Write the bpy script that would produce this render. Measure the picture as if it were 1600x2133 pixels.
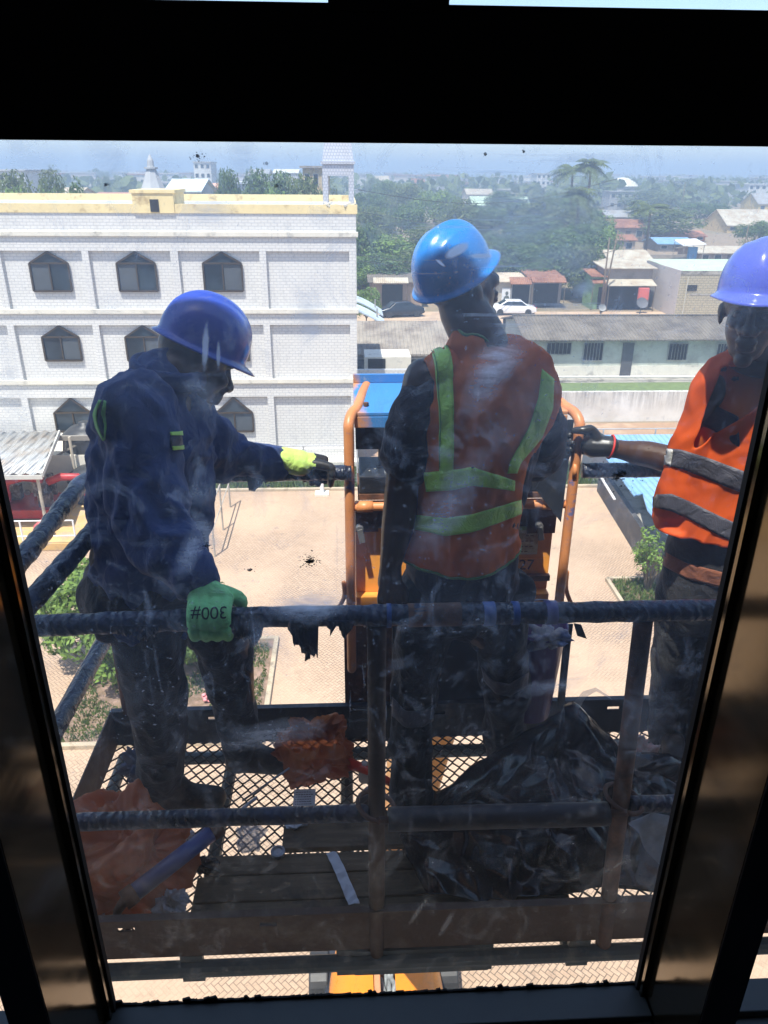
import bpy, bmesh, math, random
from mathutils import Vector, Matrix, noise, Euler, Quaternion
R = math.radians
S = bpy.context.scene
for _o in list(bpy.data.objects): bpy.data.objects.remove(_o)
COL = S.collection
random.seed(7)

# ---------------------------------------------------------------- camera
HC = 12.9                                  # eye height above the yard
TILT, YAW, ROLL, FPX = R(24.2), R(2.9), R(0.42), 1583.0
fw = Vector((math.sin(YAW)*math.cos(TILT), math.cos(YAW)*math.cos(TILT), -math.sin(TILT)))
r0 = Vector((math.cos(YAW), -math.sin(YAW), 0)); u0 = r0.cross(fw)
rt = r0*math.cos(ROLL)+u0*math.sin(ROLL); up = -r0*math.sin(ROLL)+u0*math.cos(ROLL)
CAM = Vector((0, 0, HC))
cd = bpy.data.cameras.new('camera'); cam = bpy.data.objects.new('camera', cd); COL.objects.link(cam)
cam.matrix_world = Matrix(((rt.x, up.x, -fw.x, 0), (rt.y, up.y, -fw.y, 0), (rt.z, up.z, -fw.z, HC), (0, 0, 0, 1)))
cd.sensor_fit = 'HORIZONTAL'; cd.sensor_width = 36; cd.lens = 36*FPX/1600
cd.clip_start = 0.02; cd.clip_end = 9000
S.camera = cam
def P(px, py, x=None, y=None, z=None):
    """world point seen at photograph position (px,py) at a known real distance (plane x, y or z)"""
    d = rt*(px-800)+up*(1066.5-py)+fw*FPX
    s = y/d.y if y is not None else ((z-HC)/d.z if z is not None else x/d.x)
    return CAM+d*s

# ---------------------------------------------------------------- light
SUN_EL, SUN_AZ = R(68), math.atan2(-0.45, -0.89)       # azimuth of the sun measured from +Y towards +X
w = bpy.data.worlds.new('World'); S.world = w; w.use_nodes = True
nt = w.node_tree; bg = nt.nodes['Background']; sk = nt.nodes.new('ShaderNodeTexSky')
sk.sky_type = 'NISHITA'; sk.sun_disc = False; sk.sun_elevation = SUN_EL; sk.sun_rotation = SUN_AZ
sk.air_density = 1.0; sk.dust_density = .8; sk.ozone_density = 2.0
nt.links.new(sk.outputs[0], bg.inputs[0]); bg.inputs[1].default_value = 0.15
sl = bpy.data.lights.new('sun', 'SUN'); sl.energy = 4.6; sl.angle = R(0.5); sl.color = (1, .95, .86)
so = bpy.data.objects.new('sun', sl); COL.objects.link(so)
sdir = Vector((math.sin(SUN_AZ)*math.cos(SUN_EL), math.cos(SUN_AZ)*math.cos(SUN_EL), math.sin(SUN_EL)))
so.rotation_euler = sdir.to_track_quat('Z', 'Y').to_euler(); so.location = (0, 0, 60)
S.view_settings.view_transform = 'Standard'; S.view_settings.look = 'None'
S.view_settings.exposure = 0.86; S.view_settings.gamma = 1
S.render.engine = 'CYCLES'
S.cycles.max_bounces = 8; S.cycles.transparent_max_bounces = 16; S.cycles.volume_bounces = 0

# ---------------------------------------------------------------- object helpers
def tag(o, label=None, cat=None, group=None, kind=None):
    if label: o['label'] = label
    if cat: o['category'] = cat
    if group: o['group'] = group
    if kind: o['kind'] = kind
    return o
def empty(name, loc, label, cat, group=None):
    o = bpy.data.objects.new(name, None); COL.objects.link(o); o.location = loc; o.empty_display_size = .2
    return tag(o, label, cat, group)
def link(name, me, mat, parent=None, smooth=False, world=True):
    o = bpy.data.objects.new(name, me); COL.objects.link(o)
    for m in (mat if isinstance(mat, (list, tuple)) else [mat]):
        me.materials.append(m)
    if smooth: me.shade_smooth()
    if parent:
        o.parent = parent
        if world and parent.type == 'EMPTY': o.location = -Vector(parent.location)
    return o
def copy_tree(o, parent=None):
    c = o.copy(); COL.objects.link(c)
    if parent: c.parent = parent
    for ch in o.children: copy_tree(ch, c)
    return c

class MB:
    def __init__(s): s.v = []; s.f = []; s.mi = []; s.m = 0
    def add(s, vs, fs):
        n = len(s.v); s.v += [tuple(v) for v in vs]; s.f += [tuple(i+n for i in f) for f in fs]; s.mi += [s.m]*len(fs)
        return s
    def box(s, a, b):
        x0, y0, z0 = a; x1, y1, z1 = b
        return s.add([(x0,y0,z0),(x1,y0,z0),(x1,y1,z0),(x0,y1,z0),(x0,y0,z1),(x1,y0,z1),(x1,y1,z1),(x0,y1,z1)],
              [(0,3,2,1),(4,5,6,7),(0,1,5,4),(1,2,6,5),(2,3,7,6),(3,0,4,7)])
    def quad(s, a, b, c, d): return s.add([a,b,c,d], [(0,1,2,3)])
    def bar(s, a, b, wx, wz, upv=(0,0,1)):
        a = Vector(a); b = Vector(b); d = (b-a).normalized(); q = Vector(upv)
        if abs(d.dot(q)) > .98: q = Vector((0,1,0))
        sx = d.cross(q).normalized()*wx/2; sz = sx.cross(d).normalized()*wz/2
        vs = [p+i*sx+j*sz for p in (a, b) for i, j in ((-1,-1),(1,-1),(1,1),(-1,1))]
        return s.add(vs, [(0,1,2,3),(7,6,5,4),(0,4,5,1),(1,5,6,2),(2,6,7,3),(3,7,4,0)])
    def tube(s, pts, r, n=12, caps=True, ell=1.0, upv=None):
        """round tube through pts, r a radius or a list of radii (or (rx,ry) pairs)"""
        pts = [Vector(p) for p in pts]; k = len(pts)
        rs = list(r) if isinstance(r, (list, tuple)) else [r]*k
        t0 = (pts[1]-pts[0]).normalized()
        q = Vector(upv) if upv else (Vector((0,0,1)) if abs(t0.z) < .9 else Vector((0,1,0)))
        vs = []; nrm = None
        for i, p in enumerate(pts):
            t = ((pts[min(i+1,k-1)]-p).normalized()+(p-pts[max(i-1,0)]).normalized())
            t = t.normalized() if t.length > 1e-6 else t0
            sx = t.cross(q)
            if sx.length < 1e-4: sx = t.cross(Vector((1,0,0)))
            sx.normalize(); sz = sx.cross(t).normalized()
            ri = rs[i]; rx, ry = ri if isinstance(ri, (list, tuple)) else (ri, ri*ell)
            for j in range(n):
                a = 2*math.pi*j/n
                vs.append(p+sx*rx*math.cos(a)+sz*ry*math.sin(a))
        fs = []
        for i in range(k-1):
            for j in range(n):
                fs.append((i*n+j, i*n+(j+1)%n, (i+1)*n+(j+1)%n, (i+1)*n+j))
        if caps:
            fs.append(tuple(range(n))[::-1]); fs.append(tuple((k-1)*n+j for j in range(n)))
        return s.add(vs, fs)
    def limb(s, pts, rs, n=16, sub=4, upv=None):
        """tapered tube with rounded ends; pts smoothed lightly"""
        pts = [Vector(p) for p in pts]; rr = [(r if isinstance(r, (tuple, list)) else (r, r)) for r in rs]
        P2 = []; R2 = []
        d0 = (pts[0]-pts[1]).normalized(); m0 = min(rr[0])
        for a in (1.0, .8, .45):
            c = math.sqrt(max(0, 1-a*a)); c = max(c, .08)
            P2.append(pts[0]+d0*m0*a); R2.append((rr[0][0]*c, rr[0][1]*c))
        k = len(pts)
        for i in range(k-1):
            p0 = pts[max(i-1,0)]; p1 = pts[i]; p2 = pts[i+1]; p3 = pts[min(i+2,k-1)]
            for j in range(sub):
                t = j/sub
                q = 0.5*((2*p1)+(p2-p0)*t+(2*p0-5*p1+4*p2-p3)*t*t+(3*p1-p0-3*p2+p3)*t**3) if k > 2 else p1.lerp(p2, t)
                P2.append(q); e = t*t*(3-2*t)
                R2.append(tuple(rr[i][c]*(1-e)+rr[i+1][c]*e for c in (0,1)))
        P2.append(pts[-1]); R2.append(rr[-1])
        d1 = (pts[-1]-pts[-2]).normalized(); m1 = min(rr[-1])
        for a in (.45, .8, 1.0):
            c = max(math.sqrt(max(0, 1-a*a)), .08)
            P2.append(pts[-1]+d1*m1*a); R2.append((rr[-1][0]*c, rr[-1][1]*c))
        return s.tube(P2, R2, n, True, upv=upv)
    def ball(s, c, r, M=None, nu=20, nv=12):
        c = Vector(c); r = r if isinstance(r, (tuple, list)) else (r, r, r); M = M or Matrix.Identity(3)
        vs = [c+M@Vector((0,0,-r[2]))]
        for i in range(1, nv):
            ph = -math.pi/2+math.pi*i/nv
            for j in range(nu):
                a = 2*math.pi*j/nu
                vs.append(c+M@Vector((r[0]*math.cos(ph)*math.cos(a), r[1]*math.cos(ph)*math.sin(a), r[2]*math.sin(ph))))
        vs.append(c+M@Vector((0,0,r[2]))); L = len(vs)-1; fs = []
        for j in range(nu):
            fs.append((0, 1+(j+1)%nu, 1+j)); b = 1+(nv-2)*nu; fs.append((L, b+j, b+(j+1)%nu))
        for i in range(nv-2):
            for j in range(nu):
                a = 1+i*nu; b = a+nu
                fs.append((a+j, a+(j+1)%nu, b+(j+1)%nu, b+j))
        return s.add(vs, fs)
    def prism(s, pts, y0, y1):
        """outline in (x,z) extruded in y"""
        n = len(pts); vs = [(x, y0, z) for x, z in pts]+[(x, y1, z) for x, z in pts]
        fs = [tuple(range(n)), tuple(range(2*n-1, n-1, -1))]+[(i, i+n, (i+1)%n+n, (i+1)%n) for i in range(n)]
        return s.add(vs, fs)
    def lathe(s, c, prof, n=24):
        c = Vector(c); vs = []; k = len(prof)
        for r, z in prof:
            for j in range(n):
                a = 2*math.pi*j/n; vs.append(c+Vector((r*math.cos(a), r*math.sin(a), z)))
        fs = [(i*n+j, i*n+(j+1)%n, (i+1)*n+(j+1)%n, (i+1)*n+j) for i in range(k-1) for j in range(n)]
        fs += [tuple(range(n))[::-1], tuple((k-1)*n+j for j in range(n))]
        return s.add(vs, fs)
    def mesh(s, name='m'):
        me = bpy.data.meshes.new(name); me.from_pydata(s.v, [], s.f)
        for p, i in zip(me.polygons, s.mi): p.material_index = i
        me.update(); return me
    def build(s, name, mat, parent=None, smooth=False, world=True, bevel=0, fix=True):
        me = s.mesh(name)
        if fix:
            bm = bmesh.new(); bm.from_mesh(me); bmesh.ops.recalc_face_normals(bm, faces=bm.faces); bm.to_mesh(me); bm.free()
        o = link(name, me, mat, parent, smooth, world)
        if bevel:
            b = o.modifiers.new('bevel', 'BEVEL'); b.width = bevel; b.segments = 2; b.limit_method = 'ANGLE'
        return o

# ---------------------------------------------------------------- materials
class NT:
    def __init__(s, name):
        s.m = bpy.data.materials.new(name); s.m.use_nodes = True; s.t = s.m.node_tree
        s.b = s.t.nodes['Principled BSDF']; s.out = s.t.nodes['Material Output']; s._c = None
    def n(s, typ, ins=None, **kw):
        nd = s.t.nodes.new('ShaderNode'+typ)
        for k, v in kw.items(): setattr(nd, k, v)
        for k, v in (ins or {}).items(): s.set(nd.inputs[k], v)
        return nd
    def set(s, inp, v):
        if isinstance(v, bpy.types.NodeSocket): s.t.links.new(v, inp)
        elif isinstance(v, bpy.types.Node): s.t.links.new(v.outputs[0], inp)
        else:
            if isinstance(v, (tuple, list)) and len(v) == 3 and inp.type == 'RGBA': v = (*v, 1)
            inp.default_value = v
    def M(s, op, a, b=None, c=None):
        nd = s.n('Math', operation=op); s.set(nd.inputs[0], a)
        if b is not None: s.set(nd.inputs[1], b)
        if c is not None: s.set(nd.inputs[2], c)
        return nd.outputs[0]
    def co(s):
        if s._c is None: s._c = s.n('TexCoord').outputs['Object']
        return s._c
    def xyz(s, v=None):
        nd = s.n('SeparateXYZ', {0: v if v is not None else s.co()}); return nd.outputs
    def mp(s, scale=(1,1,1), rot=(0,0,0), loc=(0,0,0), v=None):
        nd = s.n('Mapping', {0: v if v is not None else s.co()})
        nd.inputs['Scale'].default_value = scale; nd.inputs['Rotation'].default_value = rot; nd.inputs['Location'].default_value = loc
        return nd.outputs[0]
    def noise(s, scale=5, detail=4, rough=.55, v=None, dist=0):
        return s.n('TexNoise', {'Vector': v if v is not None else s.co(), 'Scale': scale, 'Detail': detail, 'Roughness': rough, 'Distortion': dist}).outputs[0]
    def ramp(s, f, stops, interp='LINEAR'):
        nd = s.n('ValToRGB', {0: f}); cr = nd.color_ramp; cr.interpolation = interp
        while len(cr.elements) < len(stops): cr.elements.new(.5)
        for e, (p, c) in zip(cr.elements, stops):
            e.position = p; e.color = (*c, 1) if isinstance(c, (tuple, list)) else (c, c, c, 1)
        return nd.outputs[0]
    def mix(s, f, a, b, blend='MIX'):
        nd = s.n('Mix', data_type='RGBA', blend_type=blend)
        s.set(nd.inputs[0], f); s.set(nd.inputs[6], a); s.set(nd.inputs[7], b); return nd.outputs[2]
    def bump(s, h, st=.3, d=.01):
        s.set(s.b.inputs['Normal'], s.n('Bump', {'Height': h, 'Strength': st, 'Distance': d}))
    def fin(s, col=None, rough=None, metal=None, **kw):
        if col is not None: s.set(s.b.inputs['Base Color'], col)
        if rough is not None: s.set(s.b.inputs['Roughness'], rough)
        if metal is not None: s.b.inputs['Metallic'].default_value = metal
        for k, v in kw.items(): s.set(s.b.inputs[k.replace('_', ' ')], v)
        return s.m
def mul(c, k): return tuple(min(1, x*k) for x in c)
def plain(name, c, rough=.6, var=.25, scale=3, metal=0, bump=0, bscale=40, dirt=None, **kw):
    t = NT(name); n1 = t.noise(scale, 6, .65)
    col = t.ramp(n1, [(.25, mul(c, 1-var)), (.75, mul(c, 1+var))])
    if dirt:
        dc, amt, sc = dirt
        f = t.ramp(t.noise(sc, 8, .7, v=t.mp(loc=(3,7,1))), [(.62-amt*.3, 0), (.72-amt*.15, 1)])
        col = t.mix(f, col, dc)
    if bump: t.bump(t.noise(bscale, 5, .6), bump, .01)
    return t.fin(col, t.ramp(n1, [(.2, rough*.8), (.8, min(1, rough*1.2))]), metal, **kw)

# ---------------------------------------------------------------- setting materials
def mat_ground():
    t = NT('dry_earth'); a = t.noise(.03, 6, .6); b = t.noise(.6, 8, .7)
    c = t.ramp(a, [(.3, (.10,.13,.05)), (.5, (.25,.19,.12)), (.7, (.33,.24,.16))])
    c = t.mix(.35, c, t.ramp(b, [(.3, (.14,.11,.07)), (.7, (.42,.32,.22))])); t.bump(b, .4, .05)
    return t.fin(c, .95)
def mat_pavers():
    t = NT('herringbone_pavers'); v = t.mp(scale=(11,11,11), rot=(0,0,R(45)))
    x, y, _ = t.xyz(v); M = t.M
    ix = M('FLOOR', x); iy = M('FLOOR', y); fx = M('FRACT', x); fy = M('FRACT', y)
    k = M('FLOORED_MODULO', M('SUBTRACT', ix, iy), 4.0); tt = .085
    def isk(v_): return M('COMPARE', k, float(v_), .1)
    def nk(v_): return M('SUBTRACT', 1.0, isk(v_))
    m = M('MULTIPLY', nk(1), M('LESS_THAN', fx, tt))
    m = M('MAXIMUM', m, M('MULTIPLY', nk(0), M('GREATER_THAN', fx, 1-tt)))
    m = M('MAXIMUM', m, M('MULTIPLY', nk(2), M('LESS_THAN', fy, tt)))
    m = M('MAXIMUM', m, M('MULTIPLY', nk(3), M('GREATER_THAN', fy, 1-tt)))
    bx = M('SUBTRACT', ix, isk(1)); by = M('SUBTRACT', iy, isk(2))
    cv = t.n('CombineXYZ', {0: bx, 1: by, 2: 0.0})
    rnd = t.n('TexWhiteNoise', {'Vector': cv.outputs[0]}).outputs[0]
    col = t.ramp(rnd, [(0, (.41,.28,.185)), (.5, (.46,.325,.22)), (1, (.52,.375,.26))])
    big = t.noise(.35, 6, .6); fine = t.noise(14, 6, .7)
    col = t.mix(t.ramp(big, [(.35, 0), (.7, .55)]), col, (.44,.30,.20))
    col = t.mix(.25, col, t.ramp(fine, [(.3, (.28,.20,.14)), (.7, (.60,.46,.34))]))
    # sand swept over the joints in broad drifts
    sand = t.ramp(t.noise(.16, 5, .55, v=t.mp(loc=(4.3,1.2,0))), [(.44, 0), (.56, 1)])
    joint = M('MULTIPLY', m, M('SUBTRACT', 1.0, M('MULTIPLY', sand, .82)))
    col = t.mix(M('MULTIPLY', sand, .7), col, (.50,.355,.245))
    col = t.mix(M('MULTIPLY', joint, .85), col, (.11,.08,.06))
    oil = t.noise(.9, 7, .7, v=t.mp(loc=(7.7,3.1,0))); col = t.mix(t.ramp(oil, [(.60, 0), (.72, .38)]), col, (.16,.115,.08))
    t.bump(M('SUBTRACT', 1.0, joint), .5, .01)
    return t.fin(col, .88)
def mat_tiles(name='white_wall_tiles', base=(.80,.79,.76), grout=(.57,.57,.58), s=1.0, bw=.27, bh=.125, sz=.014):
    t = NT(name); x, y, z = t.xyz()
    v = t.n('CombineXYZ', {0: t.M('ADD', x, y), 1: z, 2: 0.0}).outputs[0]
    br = t.n('TexBrick', {'Vector': v, 'Color1': mul(base, .94), 'Color2': base, 'Mortar': grout, 'Scale': s, 'Mortar Size': sz, 'Brick Width': bw, 'Row Height': bh, 'Bias': .2})
    br.offset = .5
    n1 = t.noise(.5, 7, .65); c = t.mix(.3, br.outputs[0], t.ramp(n1, [(.3, mul(base, .72)), (.7, base)]), 'MULTIPLY')
    st = t.noise(1, 6, .7, v=t.mp(scale=(2.2,2.2,.18)))
    c = t.mix(t.ramp(st, [(.55, 0), (.75, .22)]), c, (.36,.34,.30))
    t.bump(br.outputs[1], -.25, .004)
    return t.fin(c, .35)
def mat_blocks():
    return mat_tiles('concrete_blocks', (.50,.45,.33), (.25,.23,.19), 1, .46, .23, .02)
def mat_corr(name, c, pitch=.2, axis=0, rust=None, metal=0.0, rough=.5):
    t = NT(name); q = t.xyz(); xx = q[axis]
    wv = t.M('SINE', t.M('MULTIPLY', xx, 2*math.pi/pitch)); n1 = t.noise(.8, 7, .7)
    col = t.ramp(n1, [(.25, mul(c, .7)), (.75, mul(c, 1.15))])
    if rust: col = t.mix(t.ramp(t.noise(.6, 8, .75, v=t.mp(loc=(5,2,9))), [(.45, 0), (.62, .9)]), col, rust)
    st = t.noise(1, 5, .7, v=t.mp(scale=(6,.5,6) if axis == 0 else (.5,6,6)))
    col = t.mix(t.ramp(st, [(.5, 0), (.8, .35)]), col, mul(c, .45))
    t.bump(wv, .8, .03); return t.fin(col, rough, metal)
def mat_leaf(name, c1, c2, s=.8):
    t = NT(name); n1 = t.noise(s, 3, .6); rnd = t.n('NewGeometry').outputs['Random Per Island']
    col = t.mix(t.ramp(n1, [(.35, 0), (.65, 1)]), c1, c2)
    col = t.mix(.55, col, t.ramp(rnd, [(0, mul(c1, .55)), (.5, c2), (1, mul(c2, 1.5))]))
    t.fin(col, .6)
    tr = t.n('BsdfTranslucent', {0: t.mix(.5, col, (.25,.32,.06))}); ms = t.n('MixShader', {0: .3, 1: t.b.outputs[0], 2: tr.outputs[0]})
    t.t.links.new(ms.outputs[0], t.out.inputs[0]); return t.m
def mat_wall_stained():
    t = NT('stained_white_render'); n1 = t.noise(1, 7, .7, v=t.mp(scale=(5,5,.35))); n2 = t.noise(.7, 6, .6)
    col = t.ramp(n2, [(.3, (.62,.58,.52)), (.7, (.80,.78,.74))]); z = t.xyz()[2]
    hi = t.M('MULTIPLY', t.ramp(n1, [(.42, 0), (.62, 1)]), t.ramp(t.M('DIVIDE', z, 2.0), [(.25, 0), (.9, .9)]))
    col = t.mix(hi, col, (.25,.23,.21)); return t.fin(col, .8)

GROUND = mat_ground(); PAVE = mat_pavers(); TILE = mat_tiles(); BLOCKS = mat_blocks()
CREAM = plain('cream_render', (.72,.68,.58), .7, .1, 1.5, dirt=((.35,.33,.28), .2, 1.2))
YELLOW = plain('yellow_paint', (.80,.65,.34), .7, .1, 1, dirt=((.45,.33,.16), .25, 2))
BRONZE_FR = plain('bronze_window_frame', (.075,.052,.03), .45, .1, 4, metal=.4)
def mat_winglass(name='dark_window_glass', c=(.022,.032,.042)):
    t = NT(name); n1 = t.noise(.7, 5, .6); col = t.ramp(n1, [(.35, mul(c, .5)), (.7, mul(c, 2.2))])
    return t.fin(col, .15, 0, Specular_IOR_Level=.35)
WGLASS = mat_winglass()
CURT = plain('grey_curtain', (.07,.08,.09), .8, .2, 2)
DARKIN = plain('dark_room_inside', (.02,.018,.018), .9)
KERB = plain('kerb_concrete', (.46,.38,.27), .85, .15, 2, bump=.3, dirt=((.25,.2,.14), .4, 3))
GRASSM = mat_leaf('grass_blades', (.05,.10,.02), (.13,.18,.05), 1.5)
LEAFS = [mat_leaf('leaves_deep_green', (.04,.09,.022), (.105,.175,.042)), mat_leaf('leaves_olive', (.06,.095,.028), (.15,.19,.058)), mat_leaf('leaves_bright', (.07,.15,.02), (.18,.28,.05), 2)]
BARK = plain('bark', (.16,.12,.08), .9, .3, 6, bump=.5)
CONC = plain('weathered_concrete', (.34,.32,.28), .85, .2, .8, bump=.3, dirt=((.12,.11,.10), .45, 1.3))
STAIN = mat_wall_stained()
ASB = mat_corr('weathered_grey_roof_sheet', (.20,.175,.145), .25, 0, (.10,.085,.07), rough=.9)
ASB2 = mat_corr('pale_grey_roof_sheet', (.34,.30,.25), .25, 0, (.16,.13,.11), rough=.9)
RUST = mat_corr('rusty_roof_sheet', (.36,.17,.10), .2, 0, (.20,.08,.045), rough=.8)
ZINC = mat_corr('zinc_roof_sheet', (.52,.53,.52), .2, 0, (.36,.30,.24), metal=.3)
CREAMR = mat_corr('cream_roof_sheet', (.58,.53,.42), .2, 0, (.40,.30,.20), rough=.7)
BLUER = mat_corr('sky_blue_roof_sheet', (.22,.42,.68), .25, 0, (.30,.45,.60), rough=.45)
GREENR = plain('pale_green_roof', (.46,.58,.42), .7, .15, 1)
BLACKTANK = plain('black_polythene', (.03,.032,.036), .45, .3, 3)
WHITEP = plain('white_gloss_paint', (.80,.80,.80), .25, .03, 3)

# ---------------------------------------------------------------- ground, yard, road, haze
def sheet(name, pts, z, mat, label=None):
    m = MB(); m.add([(x, y, z) for x, y in pts], [tuple(range(len(pts)))])
    return tag(m.build(name, mat, fix=False), kind='structure')
sheet('ground', [(-5000,-1500),(5000,-1500),(5000,6000),(-5000,6000)], 0.0, GROUND)
sheet('paved_yard', [(-40,1.2),(40,1.2),(40,31.0),(-40,31.0)], .012, PAVE)
sheet('dirt_road', [(-60,65),(80,62),(80,77),(-60,78)], .01, plain('sandy_road', (.52,.38,.26), .95, .15, .4, bump=.3, dirt=((.40,.26,.17), .4, .3)))
sheet('dirt_path', [(.5,34.5),(60,34.2),(60,40.4),(.5,40.4)], .01, plain('brown_path', (.34,.22,.14), .95, .2, .6, dirt=((.5,.36,.24), .4, .5)))
sheet('lawn', [(11.5,41.0),(60,40.9),(60,50.1),(11.5,50.2)], .012, plain('short_lawn', (.14,.19,.07), .95, .3, 2, bump=.5))
sheet('verge_bed', [(-40,31.16),(40,31.16),(40,33.95),(-40,33.95)], .008, plain('verge_soil', (.16,.12,.07), .95, .3, 2))

hz = MB().box((-5200,-1700,-1.2), (5200,6200,34)).build('haze', None, fix=True) if False else None
def haze():
    m = bpy.data.materials.new('haze_air'); m.use_nodes = True; t = m.node_tree; t.nodes.clear()
    o = t.nodes.new('ShaderNodeOutputMaterial'); v = t.nodes.new('ShaderNodeVolumePrincipled')
    v.inputs['Color'].default_value = (.62,.79,1.0,1); v.inputs['Density'].default_value = .0017; v.inputs['Anisotropy'].default_value = 0
    t.links.new(v.outputs[0], o.inputs['Volume'])
    ob = MB().box((-5200,-1700,-1.2), (5200,6200,34)).build('haze', m); ob['kind'] = 'stuff'; ob['label'] = 'pale blue haze over the distant town'
haze()

kb = MB()
kb.box((-40,31.0,0), (.3,31.16,.13)); kb.box((.3,31.0,0), (12.5,31.16,.13))
tag(kb.build('kerb', KERB, bevel=.02), kind='structure')

def grass_patch(name, x0, x1, y0, y1, n, h, seed=1, flat=None):
    rr = random.Random(seed); m = MB()
    for _ in range(n):
        x = rr.uniform(x0, x1); y = rr.uniform(y0, y1)
        if flat and not flat(x, y): continue
        a = rr.uniform(0, 6.28); hh = h*rr.uniform(.4, 1.2); l = rr.uniform(.02, .05)*(1+h); tx, ty = rr.uniform(-.4,.4)*hh, rr.uniform(-.4,.4)*hh
        m.add([(x-l*math.cos(a), y-l*math.sin(a), .01), (x+l*math.cos(a), y+l*math.sin(a), .01), (x+tx, y+ty, hh)], [(0,1,2)])
    return tag(m.build(name, GRASSM, fix=False), kind='stuff')
tag(grass_patch('grass', -8, 12, 31.3, 33.6, 9000, .38, 2), 'unmown green grass along the foot of the tiled building', 'grass')

# ---------------------------------------------------------------- white tiled building
YF = 34.0
def fx(px, py): return P(px, py, y=YF).x
def fz(px, py): return P(px, py, y=YF).z
TB = empty('tiled_building', (-10, YF, 0), 'large white tiled building with yellow parapet and pointed windows', 'building')
XR = fx(743, 600); XL = -26.0
zt = fz(400, 444); zl = [fz(400, y) for y in (487, 648, 794)]
rows_top = [fz(400, y) for y in (523, 677, 827)]; 
TB_wall = MB()
TB_wall.box((XL, YF+.16, 0), (XR, YF+14, zt))
# raised grid: bands between panels and pilasters
pan_x = [(-30,-21.2)]
c0 = [(fx(10,585), fx(178,585)), (fx(192,585), fx(360,585)), (fx(376,585), fx(543,585)), (fx(557,585), fx(728,585))]
pitch = (c0[3][0]-c0[0][0])/3; wdt = c0[1][1]-c0[1][0]
cols = [(c0[0][0]-pitch*k, c0[0][0]-pitch*k+wdt) for k in (3, 2, 1)]+c0
zb = [zl[1], zl[2], .9]
bands = [(rows_top[0], zt), (rows_top[1], zb[0]), (rows_top[2], zb[1]), (0, zb[2])]
for a, b in bands: TB_wall.box((XL, YF, a), (XR, YF+.16, b))
for r in range(3):
    z0, z1 = zb[r], rows_top[r]; xs = [XL]+[v for c in cols for v in c]+[XR]
    for i in range(0, len(xs), 2):
        if xs[i+1]-xs[i] > .02: TB_wall.box((xs[i], YF+.001, z0), (xs[i+1], YF+.16, z1))
TB_wall.build('wall', TILE, TB)
lg = MB()
for z in zl: lg.box((XL, YF-.10, z-.11), (XR+.08, YF-.001, z+.10))
lg.box((XL, YF-.55, 0), (XR+.6, YF-.001, .45))
lg.build('ledge', CREAM, TB, bevel=.02)
# parapet with the raised piece
pp = MB(); zp = fz(200, 424)
pp.box((XL, YF-.04, zt), (XR+.05, YF+.25, zp)); pp.box((XL, YF+13.7, zt), (XR+.05, YF+14, zp)); pp.box((XR-.2, YF+.25, zt), (XR+.05, YF+13.7, zp-.01))
sx0, sx1, sz1 = fx(276,415), fx(362,415), fz(320,402)
pp.box((sx0, YF-.08, zt+.002), (sx1, YF+2.2, sz1)); pp.box((sx0-.08, YF-.12, sz1), (sx1+.08, YF+2.3, sz1+.12))
par = pp.build('parapet', YELLOW, TB)
MB().box((fx(314,430), YF-.11, fz(320,441)), (fx(332,430), YF-.081, fz(320,415))).build('vent_opening', DARKIN, par)
# pointed windows
wf = MB(); wg = MB()
def pwin(xc, zs, wd, hs, hg, cur):
    o = [(xc-wd/2, zs), (xc+wd/2, zs), (xc+wd/2, zs+hs), (xc, zs+hs+hg), (xc-wd/2, zs+hs)]
    f = MB()
    y0 = YF+.06; y1 = YF+.16
    for a, b in zip(o, o[1:]+o[:1]): f.bar((a[0], y0+.03, a[1]), (b[0], y0+.03, b[1]), .07, .09, (0,1,0))
    f.bar((xc-wd/2, y0+.03, zs+hs), (xc+wd/2, y0+.03, zs+hs), .07, .07, (0,1,0)); f.bar((xc, y0+.025, zs), (xc, y0+.025, zs+hs), .06, .06, (0,1,0))
    w_ = f.build('window', BRONZE_FR, TB)
    g = MB(); g.prism(o, YF+.12, YF+.159); g.build('pane', WGLASS, w_, world=False)
    if cur:
        c = MB(); c.box((xc+(.02 if cur > 0 else -wd/2+.04), YF+.112, zs+.05), (xc+(wd/2-.04 if cur > 0 else -.02), YF+.118, zs+hs-.04)); c.build('curtain', CURT, w_, world=False)
for r, (ys, yh, ya, lst) in enumerate([(607, 549, 522, [(104,-1),(285,-1),(464,1)]), (752, 703, 677, [(127,1),(300,1),(479,-1)]), (900, 861, 832, [(151,0),(320,0),(488,1)])]):
    for px, cur in lst:
        xc = fx(px, ys-30); wd = fx(px+40, ys-30)-fx(px-40, ys-30) if r == 0 else fx(px+38, ys-30)-fx(px-38, ys-30)
        zs = fz(px, ys); zh = fz(px, yh); za = min(fz(px, ya-3), rows_top[r]-.05)
        pwin(xc, zs, wd, zh-zs, za-zh, cur)
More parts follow.
